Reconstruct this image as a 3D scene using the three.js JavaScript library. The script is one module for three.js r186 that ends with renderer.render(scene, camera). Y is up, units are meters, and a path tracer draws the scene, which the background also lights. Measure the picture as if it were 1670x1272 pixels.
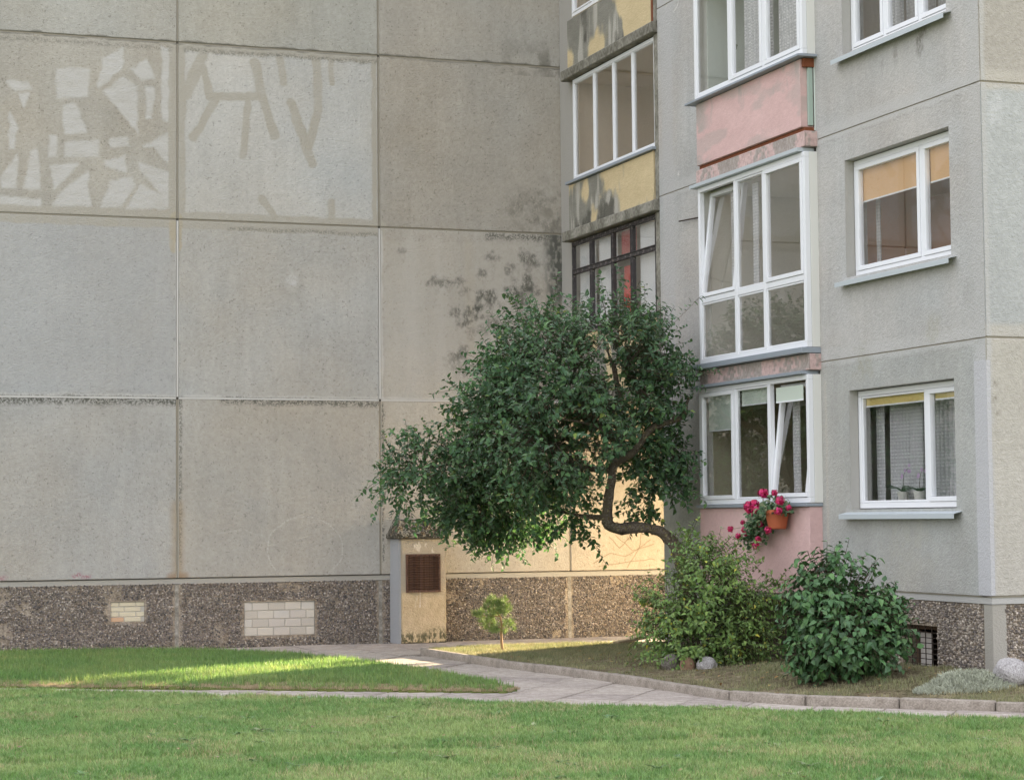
import * as THREE from 'three';
import { mergeGeometries } from 'three/addons/utils/BufferGeometryUtils.js';
import { RoundedBoxGeometry } from 'three/addons/geometries/RoundedBoxGeometry.js';

// ------------------------------------------------------------------ camera, sky, sun, exposure
const scene = new THREE.Scene();
const camera = new THREE.PerspectiveCamera(20.76, 1670 / 1272, 0.1, 600);
camera.position.set(-12.56, 1.967, 32.881);
camera.rotation.set(0.059917, -0.343461, -0.009128, 'YXZ');
scene.add(camera);

const SKY = 0.30, SUN = 5, ELEV = 12 * Math.PI / 180;
const sunDir = new THREE.Vector3(0.865 * Math.cos(ELEV), Math.sin(ELEV), -0.502 * Math.cos(ELEV));
const clamp = (v, a, b) => Math.min(b, Math.max(a, v));
const sstep = (a, b, v) => { const t = clamp((v - a) / (b - a), 0, 1); return t * t * (3 - 2 * t); };
{
  const W = 256, H = 128, d = new Float32Array(W * H * 4);
  for (let j = 0; j < H; j++) for (let i = 0; i < W; i++) {
    const el = (j + 0.5) / H * Math.PI - Math.PI / 2, k = clamp(Math.sin(el), 0, 1), o = (j * W + i) * 4;
    const t = Math.pow(k, 0.55);
    d[o] = SKY * (1.0 + (0.885 - 1.0) * t); d[o + 1] = SKY * (0.985 + (0.92 - 0.985) * t); d[o + 2] = SKY * (0.98 + (1.04 - 0.98) * t); d[o + 3] = 1;
  }
  const t = new THREE.DataTexture(d, W, H, THREE.RGBAFormat, THREE.FloatType);
  t.mapping = THREE.EquirectangularReflectionMapping; t.magFilter = THREE.LinearFilter; t.minFilter = THREE.LinearFilter; t.needsUpdate = true;
  scene.background = t; scene.environment = t;
}
const sun = new THREE.DirectionalLight(new THREE.Color().setRGB(1.0, 0.8, 0.52), SUN);
sun.position.copy(sunDir).multiplyScalar(80); sun.target.position.set(0, 0, 0);
sun.castShadow = true; sun.shadow.radius = 3; sun.shadow.mapSize.set(4096, 4096);
Object.assign(sun.shadow.camera, { left: -40, right: 40, top: 40, bottom: -40, near: 1, far: 200 });
scene.add(sun, sun.target);
const renderer = new THREE.WebGLRenderer({ antialias: true });
renderer.toneMapping = THREE.LinearToneMapping;
renderer.toneMappingExposure = 7.5;
renderer.shadowMap.enabled = true;

// ------------------------------------------------------------------ helpers
function rng(seed) { let a = seed >>> 0; return () => { a = (a + 0x6D2B79F5) | 0; let t = Math.imul(a ^ (a >>> 15), 1 | a); t = (t + Math.imul(t ^ (t >>> 7), 61 | t)) ^ t; return ((t ^ (t >>> 14)) >>> 0) / 4294967296; }; }
const hash = (x, y) => { let h = Math.imul(x | 0, 374761393) + Math.imul(y | 0, 668265263); h = Math.imul(h ^ (h >>> 13), 1274126177); return ((h ^ (h >>> 16)) >>> 0) / 4294967296; };
function vn(x, y) { const i = Math.floor(x), j = Math.floor(y), f = x - i, g = y - j, u = f * f * (3 - 2 * f), v = g * g * (3 - 2 * g); const a = hash(i, j), b = hash(i + 1, j), c = hash(i, j + 1), d = hash(i + 1, j + 1); return a + (b - a) * u + (c - a) * v + (a - b - c + d) * u * v; }
function fbm(x, y, o = 4) { let s = 0, a = 0.5, n = 0; for (let k = 0; k < o; k++) { s += a * vn(x, y); n += a; x = x * 2.03 + 17.1; y = y * 2.03 + 9.7; a *= 0.5; } return s / n; }
const V = (x, y, z) => new THREE.Vector3(x, y, z);
const taken = {};
function numbered(n) { const k = taken[n] = (taken[n] ?? -1) + 1; return k ? n + '_' + String(k).padStart(3, '0') : n; }
function tag(o, label, category, group, kind) { if (label) o.userData.label = label; if (category) o.userData.category = category; if (group) o.userData.group = group; if (kind) o.userData.kind = kind; return o; }
function thing(name, label, category, pos = [0, 0, 0], group) { const o = new THREE.Group(); o.name = numbered(name); o.position.set(...pos); scene.add(o); return tag(o, label, category, group); }
function part(name, geo, mat, parent) { const m = new THREE.Mesh(Array.isArray(geo) ? join(geo) : geo, mat); m.name = name; m.castShadow = m.receiveShadow = true; parent.add(m); return m; }
function struct(name, geo, mat) { const m = part(numbered(name), geo, mat, scene); m.userData.kind = 'structure'; return m; }
function join(list) { return mergeGeometries(list.map(g => { g = g.index ? g.toNonIndexed() : g; for (const k of Object.keys(g.attributes)) if (!['position', 'normal', 'uv'].includes(k)) g.deleteAttribute(k); if (!g.attributes.uv) muv(g); return g; })); }
function muv(g) {   // uv in metres, from the way each face points
  const p = g.attributes.position, n = g.attributes.normal, uv = new Float32Array(p.count * 2);
  for (let i = 0; i < p.count; i++) {
    const ax = Math.abs(n.getX(i)), ay = Math.abs(n.getY(i)), az = Math.abs(n.getZ(i));
    if (ax >= ay && ax >= az) { uv[2 * i] = p.getZ(i); uv[2 * i + 1] = p.getY(i); }
    else if (az >= ay) { uv[2 * i] = p.getX(i); uv[2 * i + 1] = p.getY(i); }
    else { uv[2 * i] = p.getX(i); uv[2 * i + 1] = p.getZ(i); }
  }
  g.setAttribute('uv', new THREE.BufferAttribute(uv, 2)); return g;
}
function bx(x0, x1, y0, y1, z0, z1, r = 0) {
  let g = r ? new RoundedBoxGeometry(x1 - x0, y1 - y0, z1 - z0, 1, r) : new THREE.BoxGeometry(x1 - x0, y1 - y0, z1 - z0);
  if (g.index) g = g.toNonIndexed();
  g.translate((x0 + x1) / 2, (y0 + y1) / 2, (z0 + z1) / 2); return muv(g);
}
function facePanel(z0, z1, y0, y1, holes, x0, depth) {   // slab in a plane x = x0 facing -x, with rectangular holes [z0, z1, y0, y1]
  const s = new THREE.Shape([[z0, y0], [z1, y0], [z1, y1], [z0, y1]].map(a => new THREE.Vector2(...a)));
  for (const [a, b, c, d] of holes) s.holes.push(new THREE.Path([[a, c], [a, d], [b, d], [b, c]].map(q => new THREE.Vector2(...q))));
  let g = new THREE.ExtrudeGeometry(s, { depth, bevelEnabled: false }); g.rotateY(-Math.PI / 2); g.translate(x0 + depth, 0, 0);
  g = g.index ? g.toNonIndexed() : g; g.computeVertexNormals(); return muv(g);
}
function frontPanel(x0, x1, y0, y1, holes, zf, depth) {   // slab in a plane z = zf facing +z
  const s = new THREE.Shape([[x0, y0], [x1, y0], [x1, y1], [x0, y1]].map(a => new THREE.Vector2(...a)));
  for (const [a, b, c, d] of holes) s.holes.push(new THREE.Path([[a, c], [a, d], [b, d], [b, c]].map(q => new THREE.Vector2(...q))));
  let g = new THREE.ExtrudeGeometry(s, { depth, bevelEnabled: false }); g.translate(0, 0, zf - depth);
  g = g.index ? g.toNonIndexed() : g; g.computeVertexNormals(); return muv(g);
}
function tube(pts, radii, seg = 8, rough = 0) {
  const P = [], N = [], I = [], c = new THREE.CatmullRomCurve3(pts.map(q => V(...q))), n = (pts.length - 1) * 4, fr = c.computeFrenetFrames(n, false);
  for (let i = 0; i <= n; i++) {
    const t = i / n, q = c.getPoint(t), k = t * (radii.length - 1), a = Math.min(Math.floor(k), radii.length - 2), r = radii[a] + (radii[a + 1] - radii[a]) * (k - a);
    for (let j = 0; j <= seg; j++) {
      const w = j / seg * Math.PI * 2, d = fr.normals[i].clone().multiplyScalar(Math.cos(w)).addScaledVector(fr.binormals[i], Math.sin(w));
      const rr = r * (1 + rough * (vn((j % seg) * 1.7 + 3, i * 0.9 + q.x * 3) - 0.5));
      P.push(q.x + d.x * rr, q.y + d.y * rr, q.z + d.z * rr); N.push(d.x, d.y, d.z);
      if (i < n && j < seg) { const o = i * (seg + 1) + j; I.push(o, o + 1, o + seg + 1, o + 1, o + seg + 2, o + seg + 1); }
    }
  }
  const g = new THREE.BufferGeometry(); g.setAttribute('position', new THREE.Float32BufferAttribute(P, 3)); g.setAttribute('normal', new THREE.Float32BufferAttribute(N, 3)); g.setIndex(I);
  return muv(g.toNonIndexed());
}
function rod(a, b, r, seg = 6) { const A = V(...a), B = V(...b), d = B.clone().sub(A); const g = new THREE.CylinderGeometry(r, r, d.length(), seg); g.applyQuaternion(new THREE.Quaternion().setFromUnitVectors(V(0, 1, 0), d.normalize())); g.translate((A.x + B.x) / 2, (A.y + B.y) / 2, (A.z + B.z) / 2); return g; }
const srgb = (r, g, b) => new THREE.Color().setRGB(r / 255, g / 255, b / 255, THREE.SRGBColorSpace);
const std = (color, roughness = 0.9, more = {}) => new THREE.MeshStandardMaterial({ color, roughness, ...more });
function dataTex(w, h, fn, color = true) {   // fn(u, v) gives 0..255 values, v up
  const d = new Uint8Array(w * h * 4);
  for (let j = 0; j < h; j++) for (let i = 0; i < w; i++) { const c = fn((i + 0.5) / w, (j + 0.5) / h, i, j), o = (j * w + i) * 4; if (c.length) { d[o] = clamp(c[0], 0, 255); d[o + 1] = clamp(c[1], 0, 255); d[o + 2] = clamp(c[2], 0, 255); } else d[o] = d[o + 1] = d[o + 2] = clamp(c, 0, 255); d[o + 3] = 255; }
  const t = new THREE.DataTexture(d, w, h); t.magFilter = THREE.LinearFilter; t.minFilter = THREE.LinearMipmapLinearFilter; t.generateMipmaps = true; t.wrapS = t.wrapT = THREE.RepeatWrapping;
  if (color) t.colorSpace = THREE.SRGBColorSpace; t.needsUpdate = true; return t;
}
function rep(t, sx, sy = sx, ox = 0, oy = 0) { const c = t.clone(); c.repeat.set(sx, sy); c.offset.set(ox, oy); c.needsUpdate = true; return c; }
const tileN = (u, v, f, s = 0) => { // noise that tiles over 0..1
  const n = (x, y) => hash(((x % f) + f) % f + s, ((y % f) + f) % f + s * 3); const x = u * f, y = v * f, i = Math.floor(x), j = Math.floor(y), a = x - i, b = y - j, p = a * a * (3 - 2 * a), q = b * b * (3 - 2 * b);
  return (n(i, j) * (1 - p) + n(i + 1, j) * p) * (1 - q) + (n(i, j + 1) * (1 - p) + n(i + 1, j + 1) * p) * q; };

// ------------------------------------------------------------------ textures
const bumpDash = dataTex(512, 512, (u, v) => 255 * (0.5 * tileN(u, v, 110, 1) + 0.3 * tileN(u, v, 50, 2) + 0.2 * tileN(u, v, 17, 3)), false);
const bumpFine = dataTex(256, 256, (u, v) => 255 * (0.6 * tileN(u, v, 90, 5) + 0.4 * tileN(u, v, 30, 6)), false);
const dash = (s = 0.75) => rep(bumpDash, s), fine = (s = 2) => rep(bumpFine, s);

class Paint {   // a colour sheet over a rectangle of a wall, in metres
  constructor(x0, x1, y0, y1, w) { Object.assign(this, { x0, x1, y0, y1, w, h: Math.round(w * (y1 - y0) / (x1 - x0)) }); this.c = new Float32Array(this.w * this.h * 3); this.s = w / (x1 - x0); }
  fill(fn) { for (let j = 0; j < this.h; j++) for (let i = 0; i < this.w; i++) { const c = fn(this.x0 + (i + 0.5) / this.s, this.y0 + (j + 0.5) / this.s), o = (j * this.w + i) * 3; this.c[o] = c[0]; this.c[o + 1] = c[1]; this.c[o + 2] = c[2]; } }
  over(xa, xb, ya, yb, fn, col) {   // fn gives coverage 0..1
    const i0 = Math.max(0, Math.floor((xa - this.x0) * this.s)), i1 = Math.min(this.w - 1, Math.ceil((xb - this.x0) * this.s)), j0 = Math.max(0, Math.floor((ya - this.y0) * this.s)), j1 = Math.min(this.h - 1, Math.ceil((yb - this.y0) * this.s));
    for (let j = j0; j <= j1; j++) for (let i = i0; i <= i1; i++) { const k = fn(this.x0 + (i + 0.5) / this.s, this.y0 + (j + 0.5) / this.s); if (k > 0) { const o = (j * this.w + i) * 3; for (let q = 0; q < 3; q++) this.c[o + q] += (col[q] - this.c[o + q]) * Math.min(k, 1); } }
  }
  stroke(pts, wd, col, a = 1, soft = 0.02, grain = 0) {
    const xs = pts.map(p => p[0]), ys = pts.map(p => p[1]), m = wd + 0.1;
    this.over(Math.min(...xs) - m, Math.max(...xs) + m, Math.min(...ys) - m, Math.max(...ys) + m, (x, y) => {
      const wx = x + 0.05 * (fbm(x * 6, y * 6, 2) - 0.5), wy = y + 0.05 * (fbm(x * 6 + 40, y * 6, 2) - 0.5); let d = 9;
      for (let k = 0; k + 1 < pts.length; k++) { const [ax, ay] = pts[k], [bx_, by] = pts[k + 1], ux = bx_ - ax, uy = by - ay, t = clamp(((wx - ax) * ux + (wy - ay) * uy) / (ux * ux + uy * uy + 1e-9), 0, 1); d = Math.min(d, Math.hypot(wx - ax - ux * t, wy - ay - uy * t)); }
      return a * (grain ? 1 : 0.7 + 0.45 * fbm(x * 9, y * 5 + 7, 3)) * (1 - sstep(wd / 2 - soft, wd / 2 + soft, d)) * (grain ? sstep(0.5 - grain, 0.5 + grain, fbm(x * 60, y * 60, 2)) : 1);
    }, col);
  }
  poly(pts, col, a = 1) {
    const xs = pts.map(p => p[0]), ys = pts.map(p => p[1]);
    this.over(Math.min(...xs) - 0.06, Math.max(...xs) + 0.06, Math.min(...ys) - 0.06, Math.max(...ys) + 0.06, (x, y) => {
      const wx = x + 0.07 * (fbm(x * 7, y * 7, 3) - 0.5), wy = y + 0.07 * (fbm(x * 7 + 31, y * 7, 3) - 0.5); let ins = false, d = 9;
      for (let i = 0, j = pts.length - 1; i < pts.length; j = i++) { const [xi, yi] = pts[i], [xj, yj] = pts[j]; if ((yi > wy) !== (yj > wy) && wx < (xj - xi) * (wy - yi) / (yj - yi) + xi) ins = !ins; const t = clamp(((wx - xj) * (xi - xj) + (wy - yj) * (yi - yj)) / ((xi - xj) ** 2 + (yi - yj) ** 2), 0, 1); d = Math.min(d, Math.hypot(wx - xj - (xi - xj) * t, wy - yj - (yi - yj) * t)); }
      return a * sstep(-0.045, 0.015, ins ? d : -d) * (0.6 + 0.62 * fbm(x * 5 + 2, y * 16, 3));
    }, col);
  }
  blot(x, y, r, col, a, sx = 1, sy = 1) { this.over(x - r * sx * 1.6, x + r * sx * 1.6, y - r * sy * 1.6, y + r * sy * 1.6, (px, py) => { const d = Math.hypot((px - x) / sx, (py - y) / sy) / r + 1.5 * (fbm(px * 8, py * 8, 3) - 0.5); return a * (1 - sstep(0.25, 1.15, d)) * sstep(0.22, 0.72, 0.6 * fbm(px * 30, py * 18, 3) + 0.4 * fbm(px * 70, py * 50, 2)); }, col); }
  texture() {
    const d = new Uint8Array(this.w * this.h * 4); for (let i = 0; i < this.w * this.h; i++) { d[4 * i] = clamp(this.c[3 * i], 0, 255); d[4 * i + 1] = clamp(this.c[3 * i + 1], 0, 255); d[4 * i + 2] = clamp(this.c[3 * i + 2], 0, 255); d[4 * i + 3] = 255; }
    const t = new THREE.DataTexture(d, this.w, this.h); t.magFilter = THREE.LinearFilter; t.colorSpace = THREE.SRGBColorSpace; t.wrapS = t.wrapT = THREE.MirroredRepeatWrapping;
    t.repeat.set(1 / (this.x1 - this.x0), 1 / (this.y1 - this.y0)); t.offset.set(-this.x0 / (this.x1 - this.x0), -this.y0 / (this.y1 - this.y0)); t.needsUpdate = true; return t;
  }
}
const LV = [1.07, 3.87, 6.67, 9.47, 12.27, 15.07];          // floor joints
const COLS = [-22.7, -19.4, -16.15, -12.88, -9.61, -6.335, -3.055, 0.195];   // vertical joints of the blank wall

// blank wall: paint, overpainted graffiti, weather stains
const wallA = (() => {
  const P = new Paint(-10, 2.8, 1, 11, 2048);
  const base = (x, y) => {
    const c = x < -6.335 ? 0 : x < -3.055 ? 1 : x < 0.195 ? 2 : 3, r = y < 3.87 ? 0 : y < 6.67 ? 1 : y < 9.47 ? 2 : 3;
    return [[[164, 161, 154], [166, 161, 151], [172, 164, 150], [174, 164, 147]], [[163, 162, 158], [167, 165, 159], [169, 163, 152], [160, 155, 146]], [[163, 158, 147], [178, 176, 170], [160, 154, 143], [160, 154, 143]], [[162, 160, 152], [162, 160, 151], [161, 156, 146], [161, 156, 146]]][r][c];
  };
  P.fill((x, y) => {
    const b = base(x, y), n = (fbm(x * 1.1, y * 1.1, 4) - 0.5) * 18 + (fbm(x * 9 + 7, y * 0.9, 3) - 0.5) * 9 + (fbm(x * 26, y * 26, 2) - 0.5) * 14 + (hash(x * 160, y * 160) - 0.5) * 9;
    const pit = fbm(x * 34 + 80, y * 34, 2) > 0.8 ? -22 : 0, w = (fbm(x * 0.8 + 5, y * 0.8 + 3, 3) - 0.5) * 14;
    return [b[0] + n + pit + w * 0.5, b[1] + n + pit, b[2] + n + pit - w * 0.6];
  });
  const tan = [163, 158, 146], lite = [180, 178, 172], white = [190, 188, 183], moss = [74, 74, 66], dirt = [96, 94, 86];
  const polys = [[[-8.19, 8.92], [-7.7, 8.95], [-7.75, 8.53], [-8.2, 8.5]], [[-8.09, 8.36], [-7.92, 8.39], [-7.75, 7.98], [-8.07, 7.93]], [[-8.07, 7.78], [-7.59, 7.86], [-7.57, 7.62], [-8.07, 7.58]], [[-8.96, 8.68], [-8.66, 8.71], [-8.59, 8.62], [-8.84, 8.54]], [[-8.91, 8.21], [-8.8, 8.0], [-8.84, 7.67], [-8.91, 7.66]], [[-9.04, 7.19], [-8.8, 7.56], [-8.81, 7.05], [-9.01, 7.05]], [[-8.68, 7.06], [-8.59, 7.61], [-8.5, 7.65], [-8.45, 7.07]], [[-8.29, 7.44], [-7.88, 7.46], [-8.23, 7.08]], [[-9.04, 6.9], [-8.44, 6.89], [-8.44, 6.78], [-9.04, 6.76]], [[-7.37, 7.89], [-7.12, 7.92], [-7.1, 7.79], [-7.37, 7.78]], [[-7.48, 7.55], [-7.16, 7.62], [-7.14, 7.39], [-7.46, 7.48]], [[-7.05, 9.01], [-6.83, 9.14], [-6.72, 8.89], [-6.9, 8.84]], [[-7.48, 8.62], [-7.16, 8.86], [-6.97, 8.72], [-6.97, 8.02], [-7.19, 8.3]], [[-7.49, 9.13], [-7.19, 9.34], [-7.21, 9.0], [-7.56, 8.69]], [[-6.86, 7.8], [-6.48, 8.01], [-6.48, 7.56], [-6.72, 7.81]], [[-6.94, 7.54], [-6.46, 7.38], [-6.46, 6.86], [-7.12, 6.8], [-6.9, 7.18], [-6.57, 7.04], [-6.9, 7.43]], [[-8.25, 6.79], [-8.16, 6.97], [-7.73, 7.36], [-7.73, 7.1], [-7.66, 6.85]], [[-7.37, 7.23], [-7.08, 7.28], [-7.01, 7.17], [-7.23, 6.83], [-7.51, 6.82]], [[-6.57, 9.38], [-6.44, 9.35], [-6.44, 8.2], [-6.57, 8.23]], [[-8.77, 8.5], [-8.63, 8.53], [-8.7, 8.33]], [[-8.32, 7.88], [-8.22, 7.88], [-8.22, 7.59], [-8.3, 7.58]], [[-6.83, 8.73], [-6.72, 8.7], [-6.75, 8.25], [-6.82, 8.25]]];
  for (const p of polys) P.poly(p, [183, 181, 176], 0.95);
  const strokes = [[[[-5.94, 9.27], [-6.2, 8.66]], 0.169], [[[-5.92, 9.09], [-5.83, 8.64], [-5.73, 8.57], [-6.09, 7.97]], 0.135], [[[-5.79, 8.64], [-5.07, 8.69]], 0.135], [[[-5.09, 9.23], [-5.0, 8.73], [-4.77, 8.08]], 0.15], [[[-5.21, 8.6], [-5.3, 7.73]], 0.12], [[[-4.69, 9.31], [-4.63, 8.94]], 0.12], [[[-4.09, 9.35], [-4.07, 8.48], [-4.23, 7.94]], 0.15], [[[-4.5, 8.61], [-4.27, 7.94], [-4.17, 7.67]], 0.158], [[[-3.84, 9.37], [-3.84, 8.99]], 0.098], [[[-4.98, 7.07], [-4.79, 6.78]], 0.12], [[[-3.85, 7.06], [-3.85, 6.74]], 0.113]];
  for (const [p, w] of strokes) P.stroke(p, w, tan, 0.95);
  // tan roller bands along the joints
  P.stroke([[-6.28, 6.7], [-6.28, 9.45]], 0.14, tan); P.stroke([[-6.42, 6.7], [-6.42, 9.45]], 0.12, tan, 0.9); P.stroke([[-10, 6.66], [-3.06, 6.66]], 0.27, tan, 0.9); P.stroke([[-6.3, 9.42], [-3.06, 9.42]], 0.15, tan); P.stroke([[-3.13, 6.7], [-3.13, 9.45]], 0.09, tan); P.stroke([[-6.36, 6.25], [-6.36, 6.7]], 0.2, [166, 157, 138]);
  // roller patches in the middle panels
  P.poly([[-9.4, 6.5], [-6.45, 6.5], [-6.45, 4.0], [-9.4, 4.0]], [166, 166, 164], 0.4); P.blot(-4.5, 5.75, 0.12, [186, 185, 182], 0.9);
  P.poly([[-2.95, 6.45], [-0.6, 6.45], [-0.5, 4.0], [-2.95, 3.95]], [174, 168, 157], 0.5);
  P.stroke([[-2.55, 6.5], [-2.5, 4]], 0.22, [184, 180, 172], 0.35, 0.1); P.stroke([[-2.05, 6.5], [-2.0, 4.1]], 0.16, [184, 180, 172], 0.3, 0.08); P.stroke([[-1.55, 6.5], [-1.5, 4.6]], 0.14, [168, 158, 140], 0.35, 0.08);
  // sealant smears and dirty joints
  for (const [x, a, b] of [[-6.335, 3.9, 6.3], [-3.03, 3.9, 6.6]]) P.stroke([[x, a], [x, b]], 0.05, white, 0.8, 0.02);
  P.stroke([[-10, 3.89], [-6.4, 3.89]], 0.07, white, 0.8); P.stroke([[-6.2, 3.89], [-3.0, 3.89]], 0.06, white, 0.7); P.stroke([[-3.0, 3.89], [0.2, 3.89]], 0.05, white, 0.7);
  P.stroke([[-9.2, 3.83], [-7.9, 3.83], [-6.35, 3.82]], 0.12, moss, 0.85, 0.06, 0.25); P.stroke([[-5.6, 3.84], [-3.1, 3.82]], 0.1, moss, 0.8, 0.05, 0.25); P.stroke([[-6.29, 1.3], [-6.29, 3.85]], 0.05, dirt, 0.7, 0.02, 0.2); P.stroke([[-3.02, 1.3], [-3.02, 3.8]], 0.05, dirt, 0.8, 0.02, 0.2);
  P.stroke([[-6.2, 9.36], [-3.1, 9.36]], 0.06, moss, 0.5, 0.04, 0.35); P.stroke([[-10, 9.36], [-6.45, 9.37]], 0.06, moss, 0.35, 0.04, 0.3); P.stroke([[-10, 9.47], [0.2, 9.47]], 0.05, dirt, 0.8, 0.02); P.stroke([[-5.5, 6.56], [-3.1, 6.55]], 0.05, moss, 0.4, 0.03, 0.3); P.stroke([[-1.2, 6.6], [0.19, 6.6]], 0.1, moss, 0.8, 0.06, 0.3);
  P.stroke([[-6.33, 1.1], [-6.33, 2.2]], 0.16, [150, 128, 98], 0.5, 0.08); P.stroke([[-6.45, 1.1], [-6.2, 1.1]], 0.1, [140, 112, 84], 0.6, 0.05);
  // mould where water runs down near the inner corner
  const stains = [[-2.13, 5.82, 0.1, 0.5], [-1.9, 5.82, 0.1, 0.5], [-1.67, 5.83, 0.11, 0.6], [-1.57, 5.71, 0.08, 0.4], [-1.14, 6.23, 0.11, 0.5], [-1.31, 5.99, 0.08, 0.5], [-0.8, 6.04, 0.1, 0.5], [-0.49, 6.25, 0.15, 0.7], [-0.52, 5.83, 0.14, 0.7], [-0.66, 5.61, 0.17, 0.8], [-1.17, 5.53, 0.2, 0.8], [-1.56, 5.26, 0.18, 0.8], [-1.77, 5.3, 0.09, 0.6], [-1.04, 5.1, 0.14, 0.4], [-0.29, 5.69, 0.06, 0.6], [-1.64, 4.69, 0.11, 0.4], [-0.95, 5.01, 0.09, 0.4], [-1.78, 4.52, 0.14, 0.3], [-0.09, 6.75, 0.27, 0.3], [-0.69, 7.08, 0.18, 0.25], [-0.32, 7.16, 0.23, 0.25], [-2.67, 6.31, 0.06, 0.3], [-1.34, 5.09, 0.09, 0.3], [-1.5, 4.35, 0.14, 0.25]];
  for (const [x, y, r, a] of stains) { P.blot(x, y, r * 1.2, moss, a + 0.05, 1.2, 0.9); P.blot(x + 0.03, y - r * 0.9, r * 0.9, [112, 108, 98], a * 0.6, 0.7, 2.2); }
  P.over(-0.35, 0.2, 4.9, 6.65, (x, y) => sstep(-0.3, 0.0, x + 0.25 * (fbm(x * 5, y * 1.5, 3) - 0.5)) * sstep(5.0, 5.8, y) * (0.35 + 0.65 * sstep(0.25, 0.65, fbm(x * 22, y * 14, 3))), [86, 86, 79]);
  P.over(-1.6, 0.2, 9.3, 10.2, (x, y) => 0.6 * sstep(-1.5, 0.1, x) * sstep(10.2, 9.5, y) * sstep(0.4, 0.7, fbm(x * 6, y * 4, 4)), [98, 95, 86]);
  P.over(-1.2, 0.2, 6.7, 8.0, (x, y) => 0.5 * sstep(0.45, 0.75, fbm(x * 5, y * 5, 4)) * sstep(-1.2, -0.2, x) * sstep(8, 7, y), [110, 106, 96]);
  // chalk ring, pink scribbles, dead creeper
  const ring = []; for (let k = 0; k <= 40; k++) { const w = k / 40 * Math.PI * 2; ring.push([-4.3 + 0.62 * Math.cos(w), 1.5 + 0.5 * Math.sin(w)]); }
  P.stroke(ring, 0.018, [196, 193, 186], 0.75, 0.012, 0.25); P.stroke([[-5.7, 1.75], [-5.3, 1.82], [-4.95, 1.7], [-4.9, 1.5]], 0.014, [190, 187, 180], 0.5, 0.01, 0.3);
  P.stroke([[-7.92, 1.12], [-7.84, 1.16], [-7.78, 1.11], [-7.7, 1.12]], 0.05, [150, 92, 104], 0.7, 0.02, 0.3); P.stroke([[-9.2, 1.1], [-8.95, 1.13]], 0.07, [158, 112, 118], 0.6, 0.03, 0.3);
  for (const l of [[[0.6, 1.2], [0.9, 1.36], [1.2, 1.3], [1.63, 1.58]], [[0.9, 1.64], [1.07, 1.44], [1.29, 1.64]], [[1.0, 1.66], [1.3, 1.4], [1.7, 1.5]], [[0.7, 1.15], [1.2, 1.2], [1.7, 1.25]], [[1.2, 1.1], [1.4, 1.4], [1.5, 1.7]]]) P.stroke(l, 0.01, [112, 94, 74], 0.7, 0.008);
  return P.texture();
})();
// bay-side wall (uv is z, y) and the wall round its corner (uv is x, y)
const wallB = (() => {
  const P = new Paint(4, 13.4, 0.9, 10.3, 1536);
  P.fill((x, y) => {
    const b = y < 3.87 ? [158, 159, 155] : y < 6.67 ? [170, 168, 164] : [171, 169, 165];
    const n = (fbm(x * 1.3, y * 1.3, 4) - 0.5) * 20 + (fbm(x * 8 + 7, y * 0.8, 3) - 0.5) * 9 + (fbm(x * 28, y * 28, 2) - 0.5) * 14 + (hash(x * 160, y * 160) - 0.5) * 7;
    const w = (fbm(x * 0.9 + 5, y * 0.9 + 3, 3) - 0.5) * 16; return [b[0] + n + w * 0.5, b[1] + n, b[2] + n - w * 0.4];
  });
  const band = [178, 177, 174];
  for (const y of [3.87, 6.67, 9.47]) { P.stroke([[4.5, y + 0.04], [12.75, y + 0.04]], 0.2, band, 0.75, 0.05); P.stroke([[4.9, y - 0.08], [12.6, y - 0.08]], 0.02, [140, 138, 133], 0.5, 0.012, 0.1); }
  P.stroke([[12.93, 0.9], [12.93, 3.65]], 0.34, [178, 178, 180], 0.85, 0.05); P.stroke([[12.93, 3.6], [12.93, 10.3]], 0.36, [174, 173, 170], 0.7, 0.08);
  P.stroke([[4.62, 3.8], [4.62, 10]], 0.4, [174, 173, 171], 0.8, 0.05);
  P.stroke([[4.9, 9.3], [5.05, 9.36], [5.1, 9.5]], 0.025, [215, 212, 204], 0.9, 0.02, 0.2); P.blot(5.0, 6.9, 0.05, [208, 206, 200], 0.8);
  for (const [z, y, r, a] of [[11.2, 7.35, 0.1, 0.7], [10.9, 7.3, 0.08, 0.5], [11.75, 7.4, 0.14, 0.8], [11.85, 7.5, 0.09, 0.7], [10.2, 7.1, 0.05, 0.4]]) P.blot(z, y, r, [112, 110, 103], a, 0.7, 1.6);
  P.blot(10.3, 3.75, 0.25, [148, 146, 128], 0.5); P.blot(11.3, 1.5, 0.7, [166, 164, 150], 0.4); P.blot(11.9, 4.05, 0.2, [150, 148, 130], 0.4);
  for (let k = 0; k < 14; k++) P.blot(9.3 + 3.6 * hash(k, 3), 1.2 + 8 * hash(k, 7), 0.12 + 0.3 * hash(k, 9), hash(k, 5) > 0.5 ? [180, 178, 172] : [152, 151, 146], 0.4, 1, 1.6);
  P.stroke([[9.35, 1.2], [9.33, 3.6]], 0.06, [178, 170, 158], 0.5, 0.03);
  return P.texture();
})();
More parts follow.
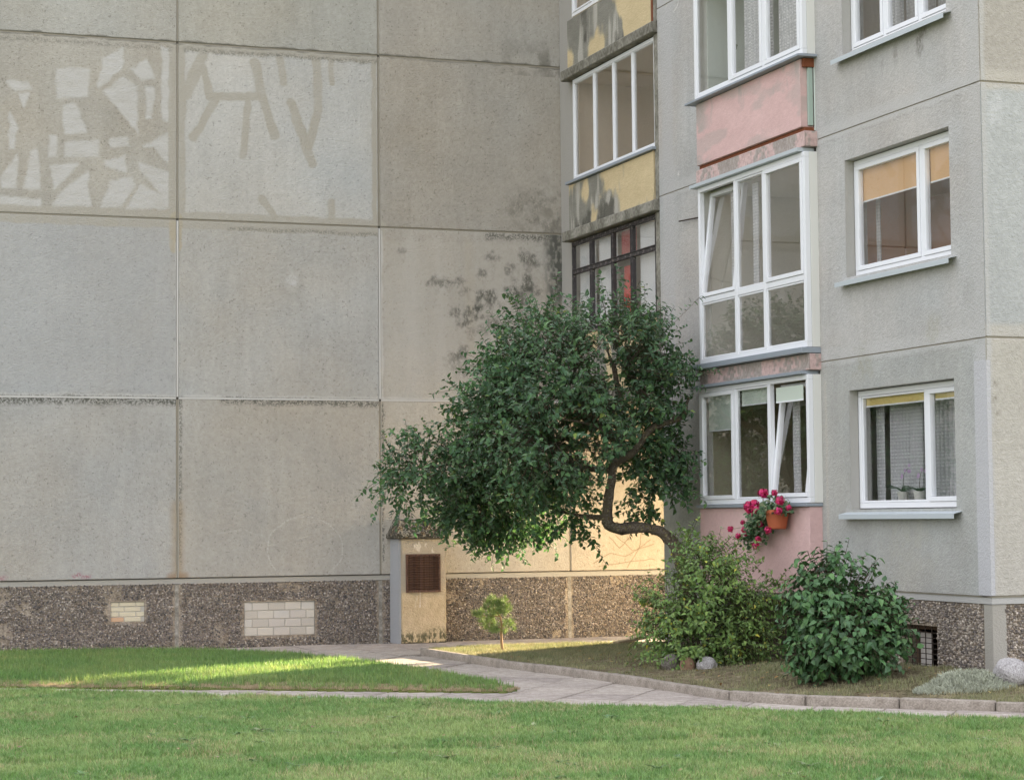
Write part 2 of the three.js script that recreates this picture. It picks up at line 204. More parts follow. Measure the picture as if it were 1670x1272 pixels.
const wallC = (() => {
  const P = new Paint(-0.4, 3.6, 0.9, 10.9, 512);
  P.fill((x, y) => { const b = y < 3.87 ? [172, 168, 159] : y < 6.67 ? [163, 165, 164] : [160, 155, 147]; const n = (fbm(x * 1.3, y * 1.3, 4) - 0.5) * 16 + (fbm(x * 30, y * 30, 2) - 0.5) * 18; return [b[0] + n, b[1] + n, b[2] + n]; });
  for (const y of [3.92, 6.7, 9.5]) P.stroke([[-0.3, y], [3.5, y]], 0.2, [176, 171, 162], 0.8, 0.04);
  P.stroke([[0.02, 0.9], [0.02, 10.5]], 0.1, [174, 173, 171], 0.8, 0.03); P.blot(0.2, 6.45, 0.2, [186, 187, 188], 0.7, 0.6, 1.4);
  for (const [x, y] of [[0.1, 3.35], [0.11, 3.2], [0.12, 3.05]]) P.blot(x, y, 0.06, [120, 114, 104], 0.7);
  return P.texture();
})();
function paintedTex(seed, size, fn) { return dataTex(size, size, (u, v) => fn(u, v, seed)); }

// ------------------------------------------------------------------ materials
const M = {
  wallA: std(0xffffff, 0.95, { map: wallA, bumpMap: dash(0.75), bumpScale: 0.0075 }),
  wallB: std(0xffffff, 0.95, { map: wallB, bumpMap: dash(0.75), bumpScale: 0.008 }),
  wallC: std(0xffffff, 0.95, { map: wallC, bumpMap: dash(0.75), bumpScale: 0.008 }),
  core: std(srgb(140, 136, 128), 0.95),
  jointDark: std(srgb(84, 80, 72), 0.95), jointTan: std(srgb(140, 134, 120), 0.95), jointWhite: std(srgb(192, 190, 185), 0.8),
  mortar: std(0xffffff, 0.95, { map: rep(dataTex(256, 256, (u, v) => { const n = 40 * (tileN(u, v, 60, 4) - 0.5) + 24 * (tileN(u, v, 9, 8) - 0.5); return [150 + n, 138 + n, 122 + n]; }), 0.8), bumpMap: dash(0.9), bumpScale: 0.015 }),
  plinthJoint: std(0xffffff, 0.95, { map: rep(dataTex(128, 128, (u, v) => { const n = 44 * (tileN(u, v, 12, 2) - 0.5) + 30 * (tileN(u, v, 40, 5) - 0.5); return [150 + n, 145 + n, 135 + n]; }), 1.5), bumpMap: fine(2), bumpScale: 0.01 }),
  band: std(srgb(165, 161, 152), 0.95, { bumpMap: fine(), bumpScale: 0.004 }), bandB: std(srgb(172, 171, 167), 0.95, { bumpMap: fine(), bumpScale: 0.004 }),
  concrete: std(0xffffff, 0.95, { map: rep(dataTex(256, 256, (u, v) => { const n = 46 * (tileN(u, v, 7, 2) - 0.5) + 40 * (tileN(u, v, 40, 3) - 0.5); return [128 + n, 125 + n, 114 + n]; }), 0.7), bumpMap: fine(), bumpScale: 0.006 }),
  pinkConcrete: std(0xffffff, 0.95, { map: rep(dataTex(256, 256, (u, v) => { const k = sstep(0.45, 0.6, 0.6 * tileN(u, v, 6, 2) + 0.4 * tileN(u, v, 30, 3)), n = 26 * (tileN(u, v, 60, 9) - 0.5); return [160 + 34 * k + n, 150 + 18 * k + n, 143 + 20 * k + n]; }), 0.6), bumpMap: fine(), bumpScale: 0.008 }),
  pvc: std(srgb(224, 226, 229), 0.5), pvcOld: std(srgb(214, 214, 208), 0.55), zinc: std(srgb(150, 158, 166), 0.55, { metalness: 0.25 }), zincLight: std(srgb(186, 194, 198), 0.55, { metalness: 0.2 }),
  darkWood: std(0xffffff, 0.8, { map: rep(dataTex(128, 512, (u, v) => { const k = sstep(0.62, 0.75, 0.5 * tileN(u, v, 40, 2) + 0.5 * tileN(u, v, 13, 3)), n = 26 * (tileN(u, v, 60, 4) - 0.5); return [58 + n + 70 * k, 54 + n + 66 * k, 54 + n + 60 * k]; }), 2) }),
  rust: std(srgb(122, 70, 42), 0.9, { bumpMap: fine(4), bumpScale: 0.004 }), iron: std(srgb(64, 54, 46), 0.8, { metalness: 0.4 }),
  glass: new THREE.MeshPhysicalMaterial({ color: 0xffffff, transmission: 1, thickness: 0, roughness: 0.01, ior: 1.85 }),
  blindOrange: std(srgb(206, 166, 118), 0.9), blindYellow: std(srgb(208, 188, 120), 0.9), blindMint: std(srgb(188, 198, 186), 0.9), blindWhite: std(srgb(228, 230, 230), 0.8), blindRed: std(srgb(168, 62, 62), 0.85),
  lace: new THREE.MeshPhysicalMaterial({ color: srgb(246, 246, 246), roughness: 1, transmission: 0.3, thickness: 0 }), laceGrey: new THREE.MeshPhysicalMaterial({ color: srgb(190, 188, 186), roughness: 1, transmission: 0.3, thickness: 0 }),
  red: std(srgb(190, 40, 34), 0.9), ochre: std(srgb(176, 140, 70), 0.9),
  terracotta: std(srgb(172, 92, 58), 0.75, { bumpMap: fine(6), bumpScale: 0.001 }),
  bark: std(0xffffff, 0.95, { map: rep(dataTex(256, 256, (u, v) => { const n = 60 * (tileN(u, v, 24, 2) - 0.5) + 40 * (tileN(u, v, 70, 5) - 0.5), k = sstep(0.55, 0.75, tileN(u, v, 12, 7)); return [118 + n + 18 * k, 108 + n + 18 * k, 92 + n - 4 * k]; }), 3), bumpMap: rep(bumpDash, 5), bumpScale: 0.02 }),
  twig: std(srgb(74, 62, 48), 0.95),
  stone: std(0xffffff, 0.9, { map: rep(dataTex(256, 256, (u, v) => { const n = 50 * (tileN(u, v, 50, 2) - 0.5) + 36 * (tileN(u, v, 9, 5) - 0.5); return [162 + n, 158 + n, 156 + n]; }), 2.2), bumpMap: rep(bumpDash, 2), bumpScale: 0.012 }),
  stoneDark: std(0xffffff, 0.9, { map: rep(dataTex(128, 128, (u, v) => { const n = 40 * (tileN(u, v, 40, 2) - 0.5) + 46 * (tileN(u, v, 7, 5) - 0.5); return [112 + n, 106 + n, 98 + n]; }), 2.2), bumpMap: rep(bumpDash, 2), bumpScale: 0.012 }),
  stoneBrown: std(srgb(128, 102, 80), 0.9, { bumpMap: rep(bumpDash, 2), bumpScale: 0.01 }),
};
{ const t = rep(dataTex(128, 128, (u, v) => { const a = Math.sin(u * 25.13) * Math.sin(v * 25.13), b = tileN(u, v, 24, 3), k = sstep(0.3, 0.8, Math.abs(a)) * 0.45 + sstep(0.4, 0.65, b) * 0.5; return [196 + 50 * k, 197 + 49 * k, 198 + 48 * k]; }), 3); M.lace.map = t; M.laceGrey.map = t; }
const room = (r, g, b) => std(srgb(Math.min(235, r * 1.4), Math.min(235, g * 1.4), Math.min(235, b * 1.4)), 0.95);
function pebbles(parent, seed, spots, tones) {   // spots: {n, pos(r) -> [x, y, z], normal axis}
  const r = rng(seed), geo = new THREE.IcosahedronGeometry(1, 0), m = new THREE.InstancedMesh(geo, std(0xffffff, 0.75), spots.length), mt = new THREE.Matrix4(), q = new THREE.Quaternion(), e = new THREE.Euler(), c = new THREE.Color();
  spots.forEach(([x, y, z], i) => { const s = 0.0095 + 0.0085 * r(); e.set(r() * 6, r() * 6, r() * 6); q.setFromEuler(e); mt.compose(V(x, y, z), q, V(s * (1 + 0.5 * r()), s, s * (0.7 + 0.4 * r()))); m.setMatrixAt(i, mt); const t = tones[Math.floor(r() * tones.length)], k = 0.8 + 0.4 * r(); m.setColorAt(i, c.setRGB(t[0] / 255 * k, t[1] / 255 * k, t[2] / 255 * k, THREE.SRGBColorSpace)); });
  m.name = 'pebble_facing'; m.castShadow = m.receiveShadow = true; m.userData.kind = 'stuff'; parent.add(m); return m;
}

// ------------------------------------------------------------------ ground
const KERB = [[-3.38, 3.3], [-3.3, 5.0], [-3.2, 6.5], [-2.92, 8.3], [-2.73, 10.7], [-2.66, 12.3], [-2.1, 13.15], [-1.4, 13.8], [-0.66, 14.6], [0.6, 15.95], [3.2, 18.7], [6, 21.6]];
const LAWN_EDGE = [[-30, -6.5], [-14, 5.1], [-9.86, 7.92], [-7.4, 9.65], [-5.25, 11.7], [-3.37, 13.65], [-1.25, 15.5], [1, 17.7], [5, 21.8], [12, 29]];
const WEDGE = [[-22, -0.6], [-13, 0.55], [-9.07, 0.62], [-6.6, 1.3], [-5.3, 2.9], [-4.75, 5.05], [-4.5, 7.05], [-4.35, 9.07], [-4.3, 9.9], [-4.55, 10.15], [-5.6, 9.5], [-7.15, 8.45], [-9.74, 6.8], [-14, 3.9], [-22, -0.9]];
const BED = [...KERB, [9, 21.6], [9, 13.2], [0.03, 13.2], [0.03, 4.4], [0.8, 3.3], [0.4, 2.75], [-0.4, 2.95], [-1.3, 2.95], [-2.6, 2.95]];
function inside(pts, x, z) { let c = false; for (let i = 0, j = pts.length - 1; i < pts.length; j = i++) { const [xi, zi] = pts[i], [xj, zj] = pts[j]; if ((zi > z) !== (zj > z) && x < (xj - xi) * (z - zi) / (zj - zi) + xi) c = !c; } return c; }
function lineDist(pts, x, z) { let d = 99; for (let k = 0; k + 1 < pts.length; k++) { const [ax, ay] = pts[k], [cx, cy] = pts[k + 1], ux = cx - ax, uy = cy - ay, t = clamp(((x - ax) * ux + (z - ay) * uy) / (ux * ux + uy * uy), 0, 1); d = Math.min(d, Math.hypot(x - ax - ux * t, z - ay - uy * t)); } return d; }
const LAWN = [...LAWN_EDGE, [30, 29], [30, 60], [-40, 60], [-40, -6.5]];
const bedY = (x, z) => 0.07 + 0.2 * sstep(6, 13, z) * sstep(0.15, 1.9, lineDist(KERB, x, z)) + 0.02 * (fbm(x * 1.5, z * 1.5, 3) - 0.5);
const lawnY = (x, z) => 0.03 + 0.05 * (fbm(x * 0.6 + 3, z * 0.6, 3) - 0.5) - 0.05 * Math.exp(-1 * (((z - 15.42 - 0.12 * (x + 9)) / 0.16) ** 2)) + 0.02 * (fbm(x * 3, z * 3, 2) - 0.5);
function sheet(poly, hy, step, name, mat, box, keep = () => true) {   // terrain over a polygon, its edge cut to the outline
  const [x0, x1, z0, z1] = box, s = new THREE.Shape(poly.map(([x, z]) => new THREE.Vector2(x, -z)));
  const P = [], I = [], map = new Map(); const nx = Math.ceil((x1 - x0) / step), nz = Math.ceil((z1 - z0) / step);
  const vert = (i, j) => { const k = i * 100000 + j; if (!map.has(k)) { const x = x0 + i * step, z = z0 + j * step; map.set(k, P.length / 3); P.push(x, hy(x, z), z); } return map.get(k); };
  for (let i = 0; i < nx; i++) for (let j = 0; j < nz; j++) { const cx = x0 + (i + 0.5) * step, cz = z0 + (j + 0.5) * step; if (inside(poly, cx, cz) && keep(cx, cz)) { const a = vert(i, j), b = vert(i + 1, j), c = vert(i, j + 1), d = vert(i + 1, j + 1); I.push(a, c, b, b, c, d); } }
  const E = new Map(); for (let k = 0; k < I.length; k += 3) for (let m = 0; m < 3; m++) { const a = I[k + m], b = I[k + (m + 1) % 3], key = Math.min(a, b) * 1e6 + Math.max(a, b); if (E.has(key)) E.delete(key); else E.set(key, [a, b]); }
  for (const [a, b] of E.values()) { const o = P.length / 3; P.push(P[3 * a], -0.05, P[3 * a + 2], P[3 * b], -0.05, P[3 * b + 2]); I.push(a, o, b, b, o, o + 1); }
  const g = new THREE.BufferGeometry(); g.setAttribute('position', new THREE.Float32BufferAttribute(P, 3)); g.setIndex(I); g.computeVertexNormals(); const n = g.toNonIndexed(); muv(n); return struct(name, n, mat);
}
const soilTex = dataTex(512, 512, (u, v) => { const n = 56 * (tileN(u, v, 120, 2) - 0.5) + 40 * (tileN(u, v, 30, 4) - 0.5) + 30 * (tileN(u, v, 7, 6) - 0.5), k = tileN(u, v, 14, 9); return [112 + n - 8 * k, 98 + n, 74 + n - 6 * k]; });
const turfTex = dataTex(512, 512, (u, v) => { const n = 40 * (tileN(u, v, 150, 2) - 0.5) + 30 * (tileN(u, v, 24, 4) - 0.5), k = tileN(u, v, 10, 9); return [78 + n + 22 * k, 92 + n + 8 * k, 44 + n]; });
M.soil = std(0xffffff, 1, { map: rep(soilTex, 0.5), bumpMap: rep(bumpDash, 1.2), bumpScale: 0.03 });
M.turf = std(0xffffff, 1, { map: rep(turfTex, 0.6) });
struct('ground', (() => { const g = new THREE.PlaneGeometry(500, 500).toNonIndexed(); g.rotateX(-Math.PI / 2); g.translate(0, -0.06, 0); return muv(g); })(), M.turf);
struct('subgrade', (() => { const g = new THREE.PlaneGeometry(42, 34).toNonIndexed(); g.rotateX(-Math.PI / 2); g.translate(-6, -0.03, 5); return muv(g); })(), M.soil);
sheet(LAWN, lawnY, 0.12, 'lawn', M.turf, [-22, 10, -2, 30]);
sheet(WEDGE, (x, z) => 0.025 + 0.03 * (fbm(x, z, 2) - 0.5), 0.09, 'lawn_wedge', M.turf, [-20, -4, -1, 10.6]);
sheet(BED, bedY, 0.07, 'flower_bed', M.soil, [-3.6, 9, 2.6, 22], (x, z) => lineDist(KERB, x, z) > 0.045);

// paving: each slab its own piece
{
  const pave = new THREE.Group(); pave.name = 'pavement'; pave.userData.kind = 'structure'; scene.add(pave);
  const slabTex = k => dataTex(256, 256, (u, v) => { const n = 30 * (tileN(u, v, 90, 2 + k) - 0.5) + 26 * (tileN(u, v, 8, 4 + k) - 0.5) + 20 * (tileN(u, v, 25, 9 + k) - 0.5); return [166 + n - 8 * k, 156 + n - 8 * k, 146 + n - 7 * k]; });
  const mats = [0, 1, 2].map(k => std(0xffffff, 0.95, { map: rep(slabTex(k), 1.4), bumpMap: fine(1.5), bumpScale: 0.004 })), S = 0.72, geo = muv(new RoundedBoxGeometry(S - 0.016, 0.06, S - 0.016, 1, 0.008)), r = rng(11), th = 0.66;
  let n = 0;
  const put = (x, z, turn, sx = 1, sz = 1) => { const m = part(n ? 'paving_slab_' + String(n).padStart(3, '0') : 'paving_slab', geo, mats[Math.floor(r() * 3)], pave); n++; m.position.set(x, -0.032 + 0.007 * (r() - 0.5), z); m.rotation.set((r() - 0.5) * 0.012, turn, (r() - 0.5) * 0.012); m.scale.set(sx, 1, sz); };
  const free = (x, z) => !inside(WEDGE, x, z) || lineDist([...WEDGE, WEDGE[0]], x, z) < 0.42;
  for (let i = -16; i < 14; i++) for (let j = 0; j < 4; j++) { const x = i * S + 0.1, z = 0.2 + (j + 0.5) * S; if (x > 5.2 || x < -11 || (z > 2.9 && x > -3.2)) continue; if (!free(x, z) || lineDist([[-9, 0], [-9, 0]], x, z) < 0) continue; put(x, z, 0); }
  for (let i = -14; i < 22; i++) for (let j = -12; j < 14; j++) {
    const a = i * S, b = j * S, x = -4 + a * Math.cos(th) - b * Math.sin(th), z = 9 + a * Math.sin(th) + b * Math.cos(th);
    if (z < 3.35 || x > 2.6 || x < -11.2) continue;
    const nearBed = inside(BED, x, z) && lineDist(KERB, x, z) > 0.3, nearLawn = inside(LAWN, x, z) && lineDist(LAWN_EDGE, x, z) > 0.45; if (nearBed || nearLawn || !free(x, z)) continue;
    put(x, z, -th);
  }
  console.log('slabs', n);
}
// kerb stones
{
  const kerb = new THREE.Group(); kerb.name = 'kerb'; kerb.userData.kind = 'structure'; scene.add(kerb);
  const km = std(0xffffff, 0.95, { map: rep(dataTex(256, 256, (u, v) => { const n = 34 * (tileN(u, v, 80, 2) - 0.5) + 30 * (tileN(u, v, 10, 4) - 0.5); return [146 + n, 137 + n, 126 + n]; }), 1), bumpMap: fine(2), bumpScale: 0.006 });
  const run = (pts, len, wd, top) => {
    const c = new THREE.CatmullRomCurve3(pts.map(([x, z]) => V(x, 0, z)), false, 'catmullrom', 0.3), L = c.getLength(), n = Math.round(L / len), r = rng(5);
    for (let k = 0; k < n; k++) { const a = c.getPointAt(k / n), b = c.getPointAt((k + 1) / n), d = a.distanceTo(b); const m = part(k ? 'kerb_stone_' + String(k).padStart(3, '0') : 'kerb_stone', muv(new RoundedBoxGeometry(d - 0.012, 0.24, wd, 2, 0.018)), km, kerb); m.position.set((a.x + b.x) / 2, top - 0.12 + 0.012 * (r() - 0.5), (a.z + b.z) / 2); m.rotation.y = -Math.atan2(b.z - a.z, b.x - a.x) + (r() - 0.5) * 0.02; m.rotation.z = (r() - 0.5) * 0.008; }
  };
  run(KERB.slice(0, 11), 0.98, 0.1, 0.1);
  const far = new THREE.Group(); far.name = 'kerb_001'; far.userData.kind = 'structure'; scene.add(far);
  const pts = [[-3.3, 3.1], [-2.6, 2.95], [-1.3, 2.95], [-0.4, 2.95], [0.5, 2.75]]; let k0 = 0;
  for (let k = 0; k + 1 < pts.length; k++) { const [ax, az] = pts[k], [bx_, bz] = pts[k + 1], d = Math.hypot(bx_ - ax, bz - az); const m = part(k0 ? 'kerb_stone_' + String(k0).padStart(3, '0') : 'kerb_stone', muv(new RoundedBoxGeometry(d - 0.01, 0.2, 0.08, 1, 0.012)), km, far); k0++; m.position.set((ax + bx_) / 2, -0.04, (az + bz) / 2); m.rotation.y = -Math.atan2(bz - az, bx_ - ax); }
}

// ------------------------------------------------------------------ block with the blank end wall
const blockA = thing('apartment_block', 'panel apartment block with a blank grey end wall, overpainted graffiti on its upper panels', 'building');
{
  part('core_wall', [bx(-22.7, 2.72, 0, 15.2, -12, -0.3)], M.core, blockA);
  part('roof', [bx(-22.8, 2.78, 15.2, 15.45, -12.1, 0.05)], M.concrete, blockA);
  part('backing', [bx(-22.7, 2.72, 1.075, 15.2, -0.3, -0.02)], M.jointDark, blockA);
  for (let c = 0; c + 1 < COLS.length + 1; c++) for (let r = 0; r < 5; r++) {
    const x0 = COLS[c], x1 = c + 1 < COLS.length ? COLS[c + 1] : 2.75; if (c + 1 >= COLS.length && r > 0) continue;
    const o = 0.006 * (hash(c, r + 40) - 0.5);
    part('facade_panel', bx(x0 + 0.012, x1 - 0.012, LV[r] + 0.012, LV[r + 1] - 0.012, -0.2, o, 0.012), M.wallA, blockA);
  }
  // joint fillings, each run its own strip
  for (let c = 3; c < COLS.length; c++) for (let r = 0; r < 4; r++) part('joint_seal', bx(COLS[c] - 0.013, COLS[c] + 0.013, LV[r] + 0.02, LV[r + 1] - 0.02, -0.05, r === 1 && (c === 5 || c === 6) ? 0.008 : -0.012), r === 1 ? M.jointWhite : M.jointTan, blockA);
  for (let c = 3; c + 1 < COLS.length; c++) for (let r = 1; r < 5; r++) part('joint_seal', bx(COLS[c] + 0.02, COLS[c + 1] - 0.02, LV[r] - 0.013, LV[r] + 0.013, -0.05, r === 1 ? 0.004 : -0.014), r === 1 ? M.jointWhite : M.jointTan, blockA);
  part('plinth_band', [bx(-22.7, 2.73, 0.99, 1.068, -0.3, -0.03)], M.band, blockA);
  // plinth with the two bricked-up cellar openings
  const holes = [[-7.36, -6.83, 0.42, 0.735], [-5.28, -4.13, 0.15, 0.69]], PZ = -0.045;
  const edges = [-22.7, -16.15, -12.88, -9.61, -6.335, -3.055, 0.195, 2.73];
  for (let k = 0; k + 1 < edges.length; k++) part('plinth_panel', frontPanel(edges[k] + 0.03, edges[k + 1] - 0.03, -0.1, 0.985, holes.filter(h => h[0] > edges[k] && h[1] < edges[k + 1]), PZ, 0.2), M.mortar, blockA);
  part('plinth_backing', [bx(-22.7, 2.72, -0.1, 0.99, -0.3, -0.13)], M.band, blockA);
  for (const x of edges.slice(2, -1)) part('plinth_joint', bx(x - 0.029, x + 0.029, -0.1, 0.985, -0.12, PZ + 0.004), M.plinthJoint, blockA);
  const r = rng(21), spots = [];
  for (let x = -11; x < 2.7; x += 0.026) for (let y = -0.03; y < 0.985; y += 0.026) { const px = x + 0.02 * (r() - 0.5), py = y + 0.02 * (r() - 0.5); if (holes.some(h => px > h[0] - 0.03 && px < h[1] + 0.03 && py > h[2] - 0.03 && py < h[3] + 0.02)) continue; if (edges.some(e => Math.abs(e - px) < 0.05 + 0.03 * r())) continue; if (fbm(px * 3, py * 3, 2) < 0.28 && r() < 0.7) continue; spots.push([px, py, PZ + 0.004 + 0.006 * r()]); }
  pebbles(blockA, 22, spots, [[108, 101, 95], [126, 117, 110], [144, 135, 125], [98, 93, 91], [124, 111, 99], [160, 151, 141]]);
  // bricks
  const br = [[194, 189, 180], [189, 182, 173], [184, 177, 166], [196, 189, 177]].map(c => std(srgb(...c), 0.95, { bumpMap: fine(3), bumpScale: 0.003 })), bo = std(srgb(202, 166, 134), 0.95, { bumpMap: fine(3), bumpScale: 0.003 }), bYel = std(srgb(204, 194, 168), 0.95, { bumpMap: fine(3), bumpScale: 0.003 });
  holes.forEach(([x0, x1, y0, y1], h) => {
    const fill = part('bricked_opening', [bx(x0 + 0.002, x1 - 0.002, y0 + 0.002, y1 - 0.002, -0.125, -0.068)], std(srgb(180, 174, 163), 0.95, { bumpMap: fine(2), bumpScale: 0.004 }), blockA);
    const bh = h ? 0.132 : 0.078, bw = h ? 0.262 : 0.26, rr = rng(31 + h); let row = 0;
    for (let y = y0 + 0.008; y + bh * 0.6 < y1; y += bh, row++) for (let x = x0 + 0.01 - (row % 2 ? bw / 2 : 0.05); x < x1 - 0.03; x += bw) {
      const a = Math.max(x, x0 + 0.012), b = Math.min(x + bw - 0.013, x1 - 0.012), t = Math.min(y + bh - 0.012, y1 - 0.01); if (b - a < 0.04) continue;
      part('brick', bx(a, b, y, t, -0.1, -0.06 + 0.006 * rr(), 0.006), h === 0 && row === 0 && x < x0 + 0.1 ? bo : h === 0 ? bYel : br[Math.floor(rr() * 4)], fill);
    }
    part('opening_rim', [bx(x0 - 0.02, x1 + 0.02, y1 - 0.004, y1 + 0.018, -0.1, PZ + 0.006), bx(x0 - 0.016, x0 + 0.004, y0, y1 - 0.004, -0.1, PZ + 0.005), bx(x1 - 0.004, x1 + 0.022, y0, y1 - 0.004, -0.1, PZ + 0.004), bx(x0 - 0.01, x1 + 0.01, y0 - 0.012, y0 + 0.004, -0.1, PZ + 0.003)], M.mortar, blockA);
  });
}

// ventilation shaft against the blank wall
{
  const s = thing('ventilation_shaft', 'squat rendered ventilation shaft with a mossy cap and rusty louvre against the blank wall', 'vent shaft', [-2.51, 0, 0.28]);
  const t = dataTex(256, 256, (u, v) => { const n = 26 * (fbm(u * 9, v * 14, 4) - 0.5) + 16 * (fbm(u * 50, v * 70, 2) - 0.5); let c = [186 + n, 168 + n, 138 + n]; const moss = sstep(0.17, 0.05, v + 0.14 * (fbm(u * 8, v * 8, 3) - 0.5)) * sstep(0.3, 0.6, fbm(u * 30, v * 40, 3)); c = c.map((q, i) => q + ([92, 88, 66][i] - q) * moss); const up = sstep(0.42, 0.62, v + 0.2 * (fbm(u * 6, v * 6, 3) - 0.5)); c = c.map((q, i) => q + ([172, 162, 146][i] - q) * up * 0.7); const white = sstep(0.62, 0.74, fbm(u * 18, v * 5, 3)) * (v > 0.34 && v < 0.5 && u > 0.25 && u < 0.55 ? 1 : 0) + sstep(0.55, 0.7, fbm(u * 14, v * 14, 3)) * (v > 0.86 && u > 0.3 && u < 0.75 ? 1 : 0); return c.map((q, i) => q + ([212, 204, 190][i] - q) * 0.8 * white); });
  const wallM = std(0xffffff, 0.95, { map: rep(t, 1 / 0.78, 1 / 1.66, 0.5, 0), bumpMap: dash(0.9), bumpScale: 0.012 }), sideM = std(srgb(160, 161, 162), 0.95, { bumpMap: dash(0.9), bumpScale: 0.006 });
  part('wall', [bx(-0.36, 0.385, 0, 1.65, -0.32, 0.222, 0.012)], wallM, s);
  part('side_render', [bx(-0.392, -0.361, -0.01, 1.645, -0.3, 0.2)], sideM, s);
  const capTex = dataTex(256, 256, (u, v) => { const n = 60 * (tileN(u, v, 44, 2) - 0.5), k = sstep(0.5, 0.62, 0.6 * tileN(u, v, 30, 3) + 0.4 * tileN(u, v, 11, 5)), b = sstep(0.55, 0.7, tileN(u, v, 9, 8)); return [74 + n + 80 * k + 22 * b, 70 + n + 78 * k + 8 * b, 58 + n + 74 * k - 8 * b]; });
  const capM = std(0xffffff, 0.95, { map: rep(capTex, 1.6), bumpMap: rep(bumpDash, 2), bumpScale: 0.03 });
  part('cap_slab', [bx(-0.46, 0.43, 1.65, 1.735, -0.3, 0.275, 0.018)], capM, s);
  { // hipped mossy top
    const P = [[-0.44, 1.735, -0.28], [0.41, 1.735, -0.28], [0.41, 1.735, 0.255], [-0.44, 1.735, 0.255], [-0.34, 1.95, -0.26], [0.2, 1.965, -0.26], [0.16, 1.95, 0.02], [-0.32, 1.93, 0.02]].map(q => V(...q)), F = [[3, 2, 6], [3, 6, 7], [2, 1, 5], [2, 5, 6], [0, 3, 7], [0, 7, 4], [7, 6, 5], [7, 5, 4], [0, 4, 5], [0, 5, 1]], a = [];
    const r = rng(3); const sub = (A, B, C, d) => { if (!d) { a.push(A, B, C); return; } const mid = (p, q) => { const m = p.clone().add(q).multiplyScalar(0.5), k = vn(m.x * 23 + 9, m.z * 23 + m.y * 11) - 0.5; return m.y > 1.737 ? m.addScaledVector(V(0.2, 1, 0.6).normalize(), 0.028 * k) : m; }; const ab = mid(A, B), bc = mid(B, C), ca = mid(C, A); sub(A, ab, ca, d - 1); sub(ab, B, bc, d - 1); sub(ca, bc, C, d - 1); sub(ab, bc, ca, d - 1); };
    for (const f of F) sub(P[f[0]], P[f[1]], P[f[2]], 4);
    const g = new THREE.BufferGeometry(); g.setAttribute('position', new THREE.Float32BufferAttribute(a.flatMap(v => [v.x, v.y, v.z]), 3)); g.computeVertexNormals(); part('cap_top', muv(g), capM, s);
  }
  const lou = part('louvre', [bx(-0.285, 0.285, 0.8, 0.835, 0.2, 0.25), bx(-0.285, 0.285, 1.375, 1.405, 0.2, 0.25), bx(-0.285, -0.258, 0.835, 1.375, 0.2, 0.25), bx(0.258, 0.285, 0.835, 1.375, 0.2, 0.25), bx(-0.258, 0.258, 0.835, 1.375, 0.2, 0.224)], std(0xffffff, 0.85, { map: rep(dataTex(128, 128, (u, v) => { const n = 50 * (tileN(u, v, 30, 2) - 0.5), k = tileN(u, v, 9, 4); return [76 + n + 24 * k, 56 + n + 14 * k, 48 + n + 6 * k]; }), 3) }), s);
  for (let k = 0; k < 14; k++) { const g = bx(-0.256, 0.256, -0.017, 0.017, -0.003, 0.003); g.rotateX(0.75); g.translate(0, 0.858 + k * 0.038, 0.24); part(k ? 'slat_' + String(k).padStart(3, '0') : 'slat', g, lou.material, lou); }
}

